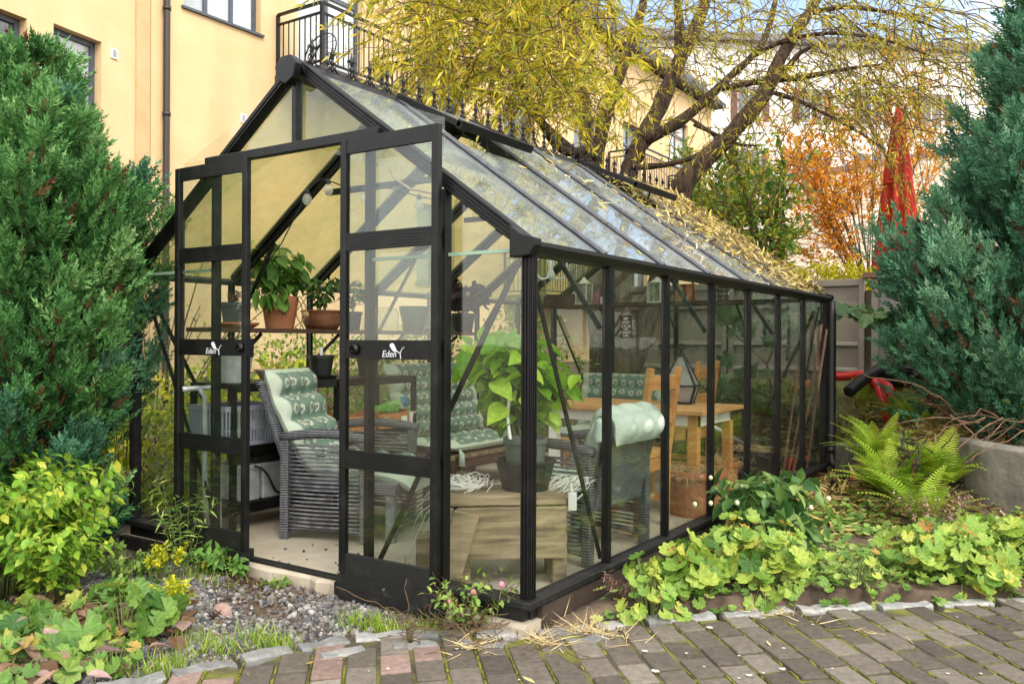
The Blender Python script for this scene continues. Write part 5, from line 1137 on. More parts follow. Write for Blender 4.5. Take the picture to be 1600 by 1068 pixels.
juniper('large blue green juniper leaning in from the right edge', (4.36, 4.56, .25), 4.2, lambda h: float(np.interp(h, [0, .1, .2, .3, .4, .5, .65, .8, .9, 1], [1.0, 1.36, 1.42, 1.22, .98, .76, .54, .36, .20, .05])), 310, 84, .135, L_JUNB, blue=None, lean=1.0)

# ---- generic leaf clouds
def leafcloud(mb, c, rad, N, leafT, size, lump=6, inner=.35, up=A(0, 0, 1), spread=.45, flat=.0, rmean=.5, rsd=.25, twigs=None, floor=None):
    """leaves gathered in clusters through an uneven ellipsoid"""
    c = A(*c); rad = A(*rad); nc = max(3, int(N/14)); d = rdir(nc); ph = rng.uniform(0, 6, 3)
    bump = 1+.22*np.sin(d[:, 0]*lump*.7+ph[0])*np.cos(d[:, 1]*lump*.8+ph[1])+.15*np.sin(d[:, 2]*lump+ph[2])
    q = (inner+(1-inner)*rng.random(nc)**.6)*bump; cc = c+d*rad*q[:, None]
    if floor is not None: k = cc[:, 2] > floor; cc = cc[k]; d = d[k]; nc = len(cc)
    if nc == 0: return
    ix = rng.integers(0, nc, N); pos = cc[ix]+rng.normal(size=(N, 3))*size*spread*1.6
    cr_ = np.clip(rng.normal(rmean, rsd*.7, nc), 0, 1); dd = nrm(d[ix]+rng.normal(size=(N, 3))*.7+A(0, 0, -flat))
    mb.scatter(leafT, pos, frames(dd, up=up), size*rng.uniform(.6, 1.2, N), np.clip(cr_[ix]+rng.normal(size=N)*rsd*.6, 0, 1))
    if twigs is not None:
        for k in range(min(nc, max(6, nc//3))): p = cc[k]; b = c+A(d[k][0]*rad[0]*.1, d[k][1]*rad[1]*.1, -rad[2]*.9); q = np.linspace(0, 1, 5)[:, None]; twigs.tube(b+(p-b)*q+A(0, 0, .15)*rad[2]*np.sin(q*PI), np.linspace(.008, .002, 5), 4)
def shrub(name, label, cat, c, rad, N, leafT, size, leafm, group=None, base=None, **kw):
    t = thing(name, label, cat, (c[0], c[1], base if base is not None else c[2]-rad[2]), group); mb = MB(); tw = MB()
    leafcloud(mb, c, rad, N, leafT, size, twigs=tw, **kw); tw.build('stems', TWIG, t); mb.build('foliage', leafm, t, smooth=True); return t
L_HEDGE = leafmat('hedge_leaf', [(0, (.12, .22, .02)), (.45, (.34, .44, .025)), (.8, (.60, .58, .03)), (1, (.70, .52, .03))], trans=.35)
L_HEDGE2 = leafmat('green_hedge_leaf', [(0, (.08, .18, .025)), (.5, (.21, .36, .05)), (1, (.48, .54, .07))], trans=.35)
for k, (x, y, z, rx, ry, rz, m, lab) in enumerate(((-1.0, .55, .22, .55, .6, .42, L_HEDGE, 'yellow green bush outside the left glass near the juniper'), (-1.05, 1.5, .30, .55, .65, .52, L_HEDGE, 'yellow leaved bush outside the left glass behind the metal bucket'), (-1.1, 2.6, .38, .6, .7, .62, L_HEDGE2, 'green bush outside the left glass behind the potting table'),
        (-1.15, 3.8, .46, .6, .7, .72, L_HEDGE2, 'green bush outside the left glass behind the printed back cushion'), (-.9, 5.2, .60, .7, .6, .8, L_HEDGE2, 'bushy green shrub behind the back left corner of the greenhouse'), (-2.6, 1.2, .3, .8, 1.2, .5, L_HEDGE, 'yellow shrub at the foot of the yellow wall by the drainpipe'), (-2.8, 3.6, .45, .8, 1.3, .65, L_HEDGE2, 'green shrub at the foot of the yellow wall under the balcony'))):
    shrub('garden_bush', lab, 'bush', (x, y, z), (rx, ry, rz), 2100, T_OVATE, .065, m, group='bushes along the yellow wall', base=-.15, floor=-.12)
t = thing('bare_shrub', 'thin stemmed shrub with small leaves climbing the yellow wall', 'shrub', (-3.2, 2.2, -.15)); stemplant(t, (-3.2, 2.2, -.15), 26, 2.0, 1.3, T_OVATE, .06, 16, L_HEDGE2, TWIG, lo=.2, stem_r=.012)

# back bank seen through the glass
L_FERN = leafmat('fern_green', [(0, (.12, .24, .02)), (.45, (.29, .45, .035)), (.85, (.50, .58, .06)), (1, (.62, .48, .07))], trans=.35, vein=False)
L_GRASS = leafmat('grass_blade', [(0, (.10, .20, .02)), (.5, (.24, .40, .04)), (.85, (.42, .50, .07)), (1, (.55, .46, .18))], trans=.3, vein=False)
def grass(mb, x, y, h, lean=.4):
    N = len(x); d = nrm(np.stack([rng.normal(size=N)*lean, rng.normal(size=N)*lean, np.ones(N)], -1)); mb.scatter(T_BLADE, np.stack([x, y, gh(x, y)-.004], -1), frames(d), np.stack([h*rng.uniform(.5, 1.2, N), np.full(N, .16*1.0)*.8*rng.uniform(.5, 1, N)*.6, h], -1), rng.random(N))
mb = MB(); N = 5200; x = rng.uniform(-.6, 2.75, N); y = rng.uniform(4.55, 6.25, N); grass(mb, x, y, np.full(N, .20)); tag(mb.build('grass_bank', L_GRASS), 'long grass on the bank behind the greenhouse', 'grass', kind='stuff')
for x, y, r, lab in ((.75, 5.1, .34, 'leafy green shrub on the bank left of the willow trunk'), (1.55, 5.35, .30, 'low green shrub on the bank behind the pine table'), (2.1, 5.15, .30, 'low green shrub on the bank behind the wooden stakes')):
    z0 = float(gh(x, y)); shrub('bank_shrub', lab, 'shrub', (x, y, z0+r*.7), (r*1.2, r, r*.8), 900, T_OVATE, .06, L_DARKG if x > 1 else L_HEDGE2, group='shrubs on the bank', base=z0, floor=z0)

# ---- grapevine by the far corner
L_VINE = leafmat('vine_leaf', [(0, (.05, .12, .035)), (.6, (.12, .24, .08)), (1, (.25, .34, .14))], trans=.35)
t = thing('grapevine', 'grapevine with broad lobed leaves reaching past the far corner post', 'vine', (2.2, 4.85, float(gh(2.2, 4.85))))
mb = MB(); vp = [A(2.1, 4.85, .2), A(2.0, 4.8, .8), A(2.2, 4.75, 1.22), A(2.75, 4.85, 1.27), A(3.15, 5.0, 1.16), A(3.35, 5.1, 1.05)]; mb.tube(vp, (.012, .010, .008, .006, .005, .003), 6); mb.tube([A(2.0, 4.8, .8), A(1.7, 4.7, 1.1), A(1.5, 4.7, 1.35)], .005, 5); mb.build('stem', TWIG, t, smooth=True)
mb = MB(); L = []; D = []
for k in range(26): q = k/25; p = A(2.5+.85*q, 4.78+.3*q, 1.28-.10*q**2); L.append(p+rng.normal(size=3)*A(.03, .05, .03)); D.append(A(.5*rng.normal()+.3, -.8+.6*rng.normal(), -.55+.3*rng.normal()))
for k in range(44): L.append(A(rng.uniform(1.55, 2.45), rng.uniform(4.6, 4.85), rng.uniform(.55, 1.4))); D.append(A(rng.normal()*.6, -.7+rng.normal()*.4, -.8))
mb.scatter(T_LOBED, np.array(L), frames(np.array(D), up=A(.1, -.5, .9)), rng.uniform(.13, .20, len(L)), rng.random(len(L))); mb.build('leaves', L_VINE, t, smooth=True)

# ---- the willow
w = thing('willow', 'old yellow leaved willow with several leaning trunks behind the ridge', 'tree', (.05, 5.75, .42)); tr = MB()
wob = lambda P, s: P+rng.normal(size=P.shape)*s
def limb(pts, radii, seg=10, n=22, par=tr):
    pts = np.array(pts); k = np.linspace(0, 1, len(pts)); q = np.linspace(0, 1, n); P = np.stack([np.interp(q, k, pts[:, i]) for i in range(3)], -1)
    for _ in range(3): P[1:-1] = .25*P[:-2]+.5*P[1:-1]+.25*P[2:]
    R = .70*np.interp(q, np.linspace(0, 1, len(radii)), radii); P = wob(P, R[:, None]*.05); par.tube(P, R*(1+.07*rng.normal(size=n)), seg); return P
LIMBS = []
B0 = A(.05, 5.75, .38)
def U(u, v, d): return at(u, v, d)
LIMBS.append(limb([B0, U(962, 520, 9.4), U(968, 400, 9.4), U(978, 290, 9.4), U(985, 255, 9.5), U(1003, 218, 9.5)], (.27, .23, .19, .15, .125, .10), 14))
LIMBS.append(limb([U(1003, 218, 9.5), U(1040, 205, 9.5), U(1075, 183, 9.5), U(1115, 145, 9.5), U(1150, 110, 9.5), U(1182, 85, 9.6), U(1200, 55, 9.7), U(1213, 0, 9.8), U(1222, -70, 9.9)], (.105, .095, .085, .07, .06, .055, .05, .04, .025), 12))
LIMBS.append(limb([U(990, 245, 9.6), U(1020, 190, 9.9), U(1042, 140, 10), U(1060, 95, 10.1), U(1085, 50, 10.2), U(1105, 0, 10.3), U(1120, -80, 10.4)], (.16, .15, .14, .12, .11, .095, .06), 12))
LIMBS.append(limb([U(1060, 95, 10.1), U(1062, 40, 10.1), U(1058, 0, 10.2), U(1050, -60, 10.2)], (.08, .075, .06, .04)))
LIMBS.append(limb([B0+A(.1, 0, .1), U(1030, 430, 9.4), U(1066, 330, 9.1), U(1062, 292, 9.1), U(1085, 262, 9.1), U(1122, 232, 9.1), U(1160, 190, 9.1), U(1195, 148, 9.2), U(1210, 110, 9.3), U(1235, 60, 9.4), U(1265, 20, 9.5), U(1300, -40, 9.6)], (.17, .165, .17, .165, .15, .135, .125, .12, .11, .10, .085, .06), 14, 34))
LIMBS.append(limb([U(1195, 148, 9.2), U(1225, 112, 9.1), U(1250, 82, 9.0), U(1275, 70, 8.9)], (.06, .05, .035, .02)))
LIMBS.append(limb([U(1120, 140, 9.5), U(1180, 128, 9.3), U(1250, 122, 9.1), U(1320, 108, 9.0), U(1380, 100, 9.0)], (.05, .05, .045, .03, .012)))
LIMBS.append(limb([U(1200, 142, 9.2), U(1250, 158, 9.0), U(1290, 178, 8.9), U(1340, 205, 8.8), U(1385, 235, 8.8)], (.04, .032, .025, .018, .008)))
LIMBS.append(limb([U(985, 262, 9.4), U(1040, 258, 9.3), U(1080, 248, 9.2), U(1105, 232, 9.15)], (.05, .045, .04, .03)))
LIMBS.append(limb([B0+A(-.2, 0, .2), U(930, 420, 9.6), U(925, 300, 9.7), U(932, 238, 9.8), U(945, 180, 9.9), U(965, 120, 10), U(990, 60, 10.1), U(1008, 0, 10.2), U(1015, -60, 10.3)], (.19, .16, .13, .12, .115, .105, .09, .075, .04), 12))
LIMBS.append(limb([U(925, 250, 9.7), U(912, 195, 9.9), U(920, 165, 10.1), U(905, 120, 10.2), U(880, 60, 10.3), U(870, 0, 10.3)], (.10, .09, .08, .07, .05, .03)))
LIMBS.append(limb([U(925, 260, 9.6), U(880, 225, 9.3), U(845, 190, 9.1), U(820, 168, 8.9), U(780, 150, 8.6), U(730, 135, 8.3), U(670, 110, 8)], (.085, .075, .06, .05, .04, .025, .012)))
LIMBS.append(limb([U(925, 230, 9.6), U(880, 245, 9.2), U(850, 200, 9.0), U(835, 165, 8.7), U(800, 110, 8.4), U(760, 50, 8.1), U(720, 0, 7.9)], (.08, .07, .065, .055, .04, .03, .015)))
LIMBS.append(limb([U(900, 150, 10), U(850, 90, 9.4), U(800, 40, 8.8), U(750, -10, 8.3), U(680, -40, 7.8)], (.07, .06, .045, .03, .015)))
LIMBS.append(limb([U(1182, 85, 9.6), U(1230, 60, 9.3), U(1300, 50, 9.0), U(1380, 60, 8.8), U(1460, 90, 8.7)], (.04, .035, .03, .02, .008)))
LIMBS.append(limb([U(1265, 20, 9.5), U(1320, 10, 9.2), U(1400, 20, 9.0), U(1480, 50, 8.8)], (.045, .035, .025, .008)))
LIMBS.append(limb([U(1075, 183, 9.5), U(1110, 205, 9.3), U(1130, 235, 9.1), U(1145, 260, 9.0)], (.03, .022, .015, .006)))
LIMBS.append(limb([U(1085, 195, 9.4), U(1160, 228, 9.0), U(1185, 227, 8.9)], (.03, .022, .010)))
tr.build('trunk', BARK, w, smooth=True)
L_WIL = leafmat('willow_leaf', [(0, (.16, .24, .03)), (.3, (.40, .42, .03)), (.65, (.66, .53, .03)), (.92, (.74, .58, .06)), (1, (.42, .26, .07))], trans=.4, vein=False)
tw = MB(); lv = [[], [], [], []]
def twig(s, d, L, droop, leaves, lsz, depth=0, side=True):
    n = 8; q = np.linspace(0, 1, n)[:, None]; d = nrm(d); P = s+d*L*q+A(0, 0, -droop)*L*q**2+np.cumsum(rng.normal(size=(n, 3))*.012*L, 0); tw.tube(P, np.linspace(.0044, .0014, n)*(1+.5*(L > .8)), 4, cap=False)
    k = rng.integers(1, n-1, leaves); f = rng.random((leaves, 1)); pos = P[k]*(1-f)+P[k+1 if True else k]*f; tg = nrm(P[k+1]-P[k])
    dd = nrm(tg*.7+rng.normal(size=(leaves, 3))*.55+A(0, 0, -.35)); lv[0].append(pos); lv[1].append(dd); lv[2].append(lsz*rng.uniform(.4, 1.25, leaves)); lv[3].append(np.clip(rng.normal(.48, .26, leaves), 0, 1))
    return P
# dense drooping curtain above and behind the ridge on the left
for i in range(1000):
    u = rng.uniform(640, 960); v = rng.uniform(-120, 235)
    lim = 40+(u-600)*.50
    if v > lim+95 or rng.random() < (u-830)/420: continue
    d = rng.uniform(6.2, 9.2); s = at(u, v-40, d); az = rng.normal()*.9; twig(s, RT*(-.25+.6*rng.normal())+FW*rng.normal()*.6+A(0, 0, .15+.35*rng.normal()), rng.uniform(.35, .95), rng.uniform(.2, .9), rng.integers(18, 38), .105)
# lighter twigs over the middle and right
for i in range(620):
    u = rng.uniform(850, 1520); v = rng.uniform(-100, 210 if u > 1180 else 150)
    if u < 1200 and v > 60 and rng.random() < .45: continue
    if u > 1400 and v > 190: continue
    d = rng.uniform(8.0, 10.6); s = at(u, v, d); twig(s, RT*(.3+.8*rng.normal())+FW*rng.normal()*.5+A(0, 0, .1+.4*rng.normal()), rng.uniform(.4, 1.1), rng.uniform(.2, .9), rng.integers(16, 34), .085)
# fine bare twig tangle on the right
for i in range(190):
    u = rng.uniform(1230, 1520); v = rng.uniform(-20, 200); d = rng.uniform(8.4, 9.6); s = at(u, v, d); twig(s, RT*(.6+.6*rng.normal())+FW*rng.normal()*.4+A(0, 0, -.1+.45*rng.normal()), rng.uniform(.5, 1.2), rng.uniform(.3, .9), rng.integers(16, 34), .072)
for P in LIMBS[1:]:
    for k in range(10): j = rng.integers(3, len(P)-1); twig(P[j], rdir(1)[0]+A(0, 0, .1), rng.uniform(.4, .9), rng.uniform(.2, .7), rng.integers(4, 10), .10)
tw.build('twigs', TWIG, w); mb = MB(); mb.scatter(T_LANCE, np.concatenate(lv[0]), frames(np.concatenate(lv[1])), np.concatenate(lv[2]), np.concatenate(lv[3])); mb.build('crown', L_WIL, w)

# fallen willow leaves: on the far half of the right roof slope, and on the bank
L_FALL = leafmat('fallen_leaf', [(0, (.08, .045, .02)), (.3, (.24, .15, .05)), (.55, (.48, .36, .10)), (.8, (.62, .54, .26)), (.9, (.52, .50, .12)), (1, (.68, .48, .03))], trans=.15, vein=False)
T_FALL = T([(0, 0, 0), (.35, .10, .05), (.7, .07, .02), (1, 0, .06), (.7, -.07, .03), (.35, -.10, .05)], [(0, 1, 2, 3), (0, 3, 4, 5)])
o, u, n = slope(1)
def roofleaves(N, f):
    q = rng.random(N)*(RL-.03); y = rng.uniform(0, GL, N); k = rng.random(N) < f(q/RL, y); q, y = q[k], y[k]; return q, y
edge = lambda r, y: 2.32+.45*(1-r)*0+.35*np.sin(r*7)*.3
q, y = roofleaves(13500, lambda r, y: np.clip((y-(2.35+.2*(1-r)+.12*np.sin(r*9)))/1.5, 0, 1)**1.2*.85+.012*(y > .9)+.05*(y > 1.7)*(r > .2))
h = .014+.05*sst(2.6, 3.6, y)*rng.random(len(q)); mb = MB(); N = len(q); L = o+u*q[:, None]+n*h[:, None]; L[:, 1] = y
d = u*rng.normal(size=(N, 1))+A(0, 1, 0)*rng.normal(size=(N, 1))+n*rng.normal(size=(N, 1))*.28; mb.scatter(T_FALL, L, frames(d, up=n), rng.uniform(.03, .10, N), np.clip(rng.normal(.5, .3, N), 0, 1)); tag(mb.build('roof_leaves', L_FALL), 'thick layer of fallen yellow willow leaves on the far roof', 'fallen leaves', kind='stuff')
N = 12500; x = rng.uniform(2.62, 4.3, N); y = rng.uniform(1.9, 6.25, N); k = (rng.random(N) < np.clip((y-1.9)/1.2, 0, 1)*np.where(x > 3.35+.2*(y-2.6), .35, 1)); x, y = x[k], y[k]; N = len(x); mb = MB()
d = np.stack([rng.normal(size=N), rng.normal(size=N), rng.normal(size=N)*.22], -1); mb.scatter(T_FALL, np.stack([x, y, gh(x, y)+.006+.03*rng.random(N)], -1), frames(d, up=A(0, 0, 1)), rng.uniform(.05, .125, N), np.clip(rng.normal(.55, .25, N), 0, 1)); tag(mb.build('leaf_litter', L_FALL), 'fallen willow leaves covering the bank right of the greenhouse', 'fallen leaves', kind='stuff')

# ---- shrubs and trees on the terrace
L_GS = leafmat('privet_leaf', [(0, (.07, .18, .03)), (.45, (.19, .37, .06)), (.75, (.46, .52, .07)), (1, (.70, .58, .05))], trans=.35)
L_OR = leafmat('orange_leaf', [(0, (.55, .19, .015)), (.5, (.80, .36, .03)), (1, (.88, .52, .07))], trans=.45)
def smalltree(name, label, cat, base, tips, leafm, leafT, lsz, per, r0, sub=5, subL=.6, grp=None):
    t = thing(name, label, cat, tuple(base), grp); tk = MB(); L = []; D = []; S = []
    for e in tips:
        q = np.linspace(0, 1, 9)[:, None]; b = A(*base)+rng.normal(size=3)*A(.08, .08, 0); m = (b+e)/2+A(0, 0, .22*np.linalg.norm(e-b))*.5; P = (1-q)**2*b+2*q*(1-q)*m+q**2*e; P = P+rng.normal(size=P.shape)*.012; tk.tube(P, np.linspace(r0, .004, 9), 5)
        for j in range(sub):
            k = rng.integers(4, 9); d = nrm(nrm(e-b)+rng.normal(size=3)*.6); l = subL*rng.uniform(.4, 1); qq = np.linspace(0, 1, 5)[:, None]; Q = P[k]+d*l*qq+A(0, 0, -.1)*l*qq**2; tk.tube(Q, np.linspace(.006, .002, 5), 4)
            n = per; kk = rng.integers(0, 4, n); f = rng.random((n, 1)); L.append(Q[kk]*(1-f)+Q[kk+1]*f+rng.normal(size=(n, 3))*.05*subL); D.append(nrm(d+rng.normal(size=(n, 3))*.8+A(0, 0, -.3))); S.append(lsz*rng.uniform(.6, 1.2, n))
    tk.build('trunk', TWIG, t, smooth=True); N = sum(map(len, L)); MB().scatter(leafT, np.concatenate(L), frames(np.concatenate(D), up=A(0, 0, 1)), np.concatenate(S), rng.random(N)).build('crown', leafm, t, smooth=True); return t
b = at(1190, 420, 10); b[2] = 1.52
tips = [at(rng.uniform(1085, 1265), rng.uniform(235, 395), rng.uniform(9.4, 10.8)) for _ in range(44)]
smalltree('green_shrub', 'bushy green shrub on the terrace to the right of the willow trunk', 'shrub', b, tips, L_GS, T_OVATE, .085, 13, .018, sub=7, subL=.45)
b2 = at(1110, 400, 12); b2[2] = 1.52; tips = [at(rng.uniform(1060, 1190), rng.uniform(225, 330), rng.uniform(11, 13)) for _ in range(30)]
smalltree('green_shrub', 'yellowing green shrub on the terrace directly behind the willow trunk', 'shrub', b2, tips, L_GS, T_OVATE, .09, 14, .018, sub=7, subL=.6)
b = at(1362, 415, 12.5); b[2] = 1.52
tips = [at(rng.uniform(1200, 1470), rng.uniform(100, 280), rng.uniform(11.5, 13.5)) for _ in range(28)]+[at(rng.uniform(1225, 1340), rng.uniform(300, 390), rng.uniform(11.5, 13)) for _ in range(9)]
smalltree('orange_tree', 'small multi stemmed tree with orange autumn leaves before the beige wall', 'tree', b, tips, L_OR, T_OVATE, .08, 24, .011, sub=8, subL=.75)
# yellow clipped hedge on the terrace edge
hp = at(1302, 430, 9.55); t = thing('yellow_hedge', 'low clipped golden yellow hedge above the steel fence', 'hedge', (hp[0], hp[1], 1.52)); mb = MB(); L_YH = leafmat('golden_leaf', [(0, (.26, .28, .01)), (.5, (.55, .50, .012)), (1, (.72, .64, .03))], trans=.3); tw2 = MB()
for k in range(7): q = k/6; c = at(1238+135*q, 430, 9.2+.5*q); leafcloud(mb, (c[0], c[1], 1.56), (.36, .34, .17+.09*math.sin(q*PI)), 900, T_OVATE, .042, L_YH, inner=.7, floor=1.5, twigs=tw2) if False else leafcloud(mb, (c[0], c[1], 1.58), (.36, .34, .20+.09*math.sin(q*PI)), 900, T_OVATE, .042, inner=.72, floor=1.5, twigs=tw2)
tw2.build('stems', TWIG, t); mb.build('foliage', L_YH, t, smooth=True)

# ---- closed red parasol
RED = mat('red_canvas', (.40, .022, .010), (.50, .035, .016), scale=4, rough=.85, bump=.05)
pb = at(1402, 425, 10.2); pz0, pz1 = pb[2]-.05, at(1404, 182, 10.2)[2]; t = thing('red_parasol', 'closed red parasol standing on the terrace beside the right juniper', 'parasol', (pb[0], pb[1], 1.52)); mb = MB(); n, mm = 26, 48; V = []
for i in range(n):
    q = i/(n-1); z = pz1+(pz0-pz1)*q; a = np.linspace(0, 2*PI, mm, endpoint=False); r = (.07+.21*q**.9)*(1-.06*math.exp(-((q-.42)/.05)**2)); r = r*.82; rr = r*(1+.32*np.cos(a*8+.6*q)*min(1, q*2+.25)); zz = z+.05*np.cos(a*4)*(q**4)
    V.append(np.stack([pb[0]+rr*np.cos(a), pb[1]+rr*np.sin(a), zz], -1))
i = np.arange(n-1)[:, None]*mm; j = np.arange(mm)[None]; k = (j+1) % mm; mb.add(np.concatenate(V), np.stack([i+j, i+mm+j, i+mm+k, i+k], -1).reshape(-1, 4)); mb.build('canopy', RED, t, smooth=True)
MB().tube([(pb[0], pb[1], 1.5), (pb[0], pb[1], pz1+.06)], .025, 10).build('pole', ALU, t); MB().lathe([(.0, .12), (.03, .1), (.04, .02), (.0, 0)], (pb[0], pb[1], pz1), 10).build('finial', RED, t); MB().tube([(pb[0]+.16*math.cos(q), pb[1]+.16*math.sin(q), pz1+(pz0-pz1)*.42) for q in np.linspace(0, 2*PI, 20)], .014, 6).build('tie_band', RED, t); MB().lathe([(0, 0), (.25, 0), (.25, .06), (.05, .09)], (pb[0], pb[1], 1.52), 20).build('base', CONCD, t)

# ---- hoses and litter by the fence
REDH = mat('red_pipe', (.50, .02, .02), (.58, .03, .025), scale=6, rough=.4)
p = [at(1288, 588, 8.2), at(1320, 588, 8.2), at(1345, 585, 8.0), at(1353, 590, 7.9), at(1372, 600, 7.7), at(1390, 606, 7.5)]; p[-1][2] = float(gh(p[-1][0], p[-1][1]))+.03
tag(MB().tube(p, .042, 12).build('red_pipe', REDH, smooth=True, origin=tuple(p[0])), 'red plastic conduit lying along the foot of the steel fence', 'pipe')
p = [at(1362, 600, 7.9), at(1376, 596, 7.7), at(1388, 603, 7.5), at(1394, 614, 7.3)]; tag(MB().tube(p, .036, 12).build('red_pipe', REDH, smooth=True, origin=tuple(p[0])), 'short bent red conduit end behind the black hose', 'pipe')
mb = MB(); q = np.linspace(0, 1, 260); c0, c1 = at(1326, 612, 7.6), at(1400, 576, 8.1); P = c0+(c1-c0)*q[:, None]+A(0, 0, .06)*np.sin(q*PI)[:, None]; mb.tube(P, .050+.006*np.sin(q*190), 14); tag(mb.build('black_hose', BLKPL, smooth=True, origin=tuple(c0)), 'thick corrugated black hose crossing over the red conduit', 'hose')
hc = at(1404, 578, 7.95); n, mm = 16, 26; th = np.linspace(0.02, PI-.02, n)[:, None]; ph = np.linspace(0, 2*PI, mm, endpoint=False)[None]; rr = 1+.22*np.sin(5*ph+3*th)*np.sin(4*th)+.16*np.cos(9*ph-5*th)+.10*rng.normal(size=(n, mm)); i = np.arange(n-1)[:, None]*mm; j = np.arange(mm)[None]; k = (j+1) % mm
tag(MB().add(np.stack([hc[0]+.20*rr*np.sin(th)*np.cos(ph), hc[1]+.15*rr*np.sin(th)*np.sin(ph), hc[2]-.02+.12*rr*np.cos(th)+0*ph], -1).reshape(-1, 3), np.stack([i+j, i+mm+j, i+mm+k, i+k], -1).reshape(-1, 4)).build('plastic_bag', BLKPL, origin=tuple(hc-A(0, 0, .15))), 'crumpled black plastic bag at the end of the black hose', 'bag')
p = at(1345, 728, 6.3); z0 = float(gh(p[0], p[1])); t = thing('stone_block', 'dark rough concrete block among the leaves beside the fern', 'block', (p[0], p[1], z0)); rb = MB(); rough_block(rb, (p[0], p[1], z0+.02), (RT[0], RT[1]), .30, .20, .17, .5); rb.build('block_body', CONCD, t, bevel=.008)
p = at(1318, 802, 5.9); z0 = float(gh(p[0], p[1])); tag(MB().obox((p[0], p[1], z0+.02), [nrm(A(RT[0], RT[1], 0)), nrm(A(FW[0], FW[1], 0)), A(0, 0, 1)], (.075, .05, .03)).build('black_brick', BLKPL, bevel=.006, origin=(p[0], p[1], z0)), 'small black plastic block half buried in the fallen leaves', 'block')
for k, (u, v, d, ln, lab) in enumerate(((1310, 702, 6.9, .12, 'red plastic sleeve under leaves beside the black downpipe'), (1318, 722, 6.7, .13, 'red plastic sleeve leaning on the rough concrete block'), (1322, 690, 7.1, .07, 'short red plastic piece behind the two red sleeves'))):
    p = at(u, v, d); p[2] = float(gh(p[0], p[1]))+.07; dd = nrm(RT*(.3-.5*k)+A(0, 0, .9)); tag(MB().lathe([(0, 0), (.035, .002), (.037, .05), (.034, 1*ln), (.0, ln)], (0, 0, 0), 12).xf(p-dd*ln*.5, R=frames(dd[None])[0][:, [1, 2, 0]]).build('red_sleeve', REDH, smooth=True, origin=tuple(p-dd*ln*.5)), lab, 'sleeve')
p = at(1325, 776, 6.0); p[2] = float(gh(p[0], p[1]))+.045; t = thing('plastic_tube', 'red tube with black cap lying on the leaves below the fern', 'tube', tuple(p)); dd = nrm(A(RT[0], RT[1], -.25)); Rm = frames(dd[None])[0][:, [1, 2, 0]]; MB().lathe([(0, 0), (.032, 0), (.034, .10), (0, .10)], (0, 0, 0), 14).xf(p, R=Rm).build('tube_body', REDH, t); MB().lathe([(0, 0), (.036, 0), (.036, .045), (0, .045)], (0, 0, 0), 14).xf(p-dd*.046, R=Rm).build('cap', BLKPL, t)
# curved concrete ring holding the upper bed
t = thing('concrete_ring', 'curved weathered concrete ring edging the raised bed at the right', 'planter', (4.28, 3.70, -.12)); n = 26; a = np.linspace(math.radians(140), math.radians(300), n); mb = MB(); V = []
for q, aa in enumerate(a):
    c, s = math.cos(aa), math.sin(aa); zt = .32+.06*math.sin(q/n*PI)
    for r, z in ((.66, -.3), (.66, zt-.02), (.64, zt), (.55, zt), (.53, zt-.03), (.53, -.3)): V.append((4.28+r*c, 3.70+r*s, z))
F = [(i*6+j, i*6+(j+1) % 6, (i+1)*6+(j+1) % 6, (i+1)*6+j) for i in range(n-1) for j in range(6)]+[tuple(range(6))[::-1], tuple(range((n-1)*6, n*6))]; mb.add(V, F); mb.build('ring_wall', CONCD, t, smooth=False, bevel=.006)
MB().lathe([(0, .22), (.3, .24), (.54, .20)], (4.28, 3.70, 0), 24, cap0=False).build('soil', SOIL, t, smooth=True)
t = thing('dead_creeper', 'tangle of bare brown creeper stems hanging over the concrete ring', 'creeper', (4.4, 3.6, .25)); mb = MB()
for k in range(60):
    s = A(4.3+.35*rng.normal(), 3.65+.3*rng.normal(), .36+.2*rng.random()); q = np.linspace(0, 1, 9)[:, None]; d = nrm(A(-.4+.6*rng.normal(), -.6+.4*rng.normal(), .4*rng.normal())); mb.tube(s+d*q*rng.uniform(.3, .75)+A(0, 0, -.3)*q**2*rng.uniform(.3, 1.2)+np.cumsum(rng.normal(size=(9, 3))*.012, 0), np.linspace(.005, .0015, 9), 4)
mb.build('stems', mat('dead_stem', (.12, .06, .035), (.25, .15, .09), scale=25, rough=1), t); lm = MB(); leafcloud(lm, (4.3, 3.6, .45), (.35, .35, .18), 60, T_OVATE, .07); lm.build('leaves', L_VINE, t)

# ---- ferns
def fern(label, c, n, L, tilt=1.0, az=None):
    z0 = float(gh(c[0], c[1])); t = thing('fern', label, 'fern', (c[0], c[1], z0), 'ferns on the bank'); a = rng.uniform(0, 2*PI, n) if az is None else rng.uniform(*az, n); el = rng.uniform(.55, 1.4, n)*tilt
    d = np.stack([np.cos(a)*np.cos(el), np.sin(a)*np.cos(el), np.sin(el)], -1); y = np.stack([-np.sin(a), np.cos(a), 0*a], -1); z = np.cross(d, y); M = np.stack([d, y, z], -1); l = L*rng.uniform(.65, 1.1, n)
    MB().scatter(T_FROND, np.stack([c[0]+.04*np.cos(a), c[1]+.04*np.sin(a), np.full(n, z0+.03)], -1), M, np.stack([l, l*rng.uniform(.65, 1.15, n), l*rng.uniform(.5, 1.9, n)], -1), np.clip(rng.normal(.45, .25, n), 0, 1)).build('fronds', L_FERN, t); MB().lathe([(0, -.03), (.05, .0), (.045, .05), (0, .07)], (c[0], c[1], z0), 8, cap0=False).build('crown_base', DRYB, t); return t
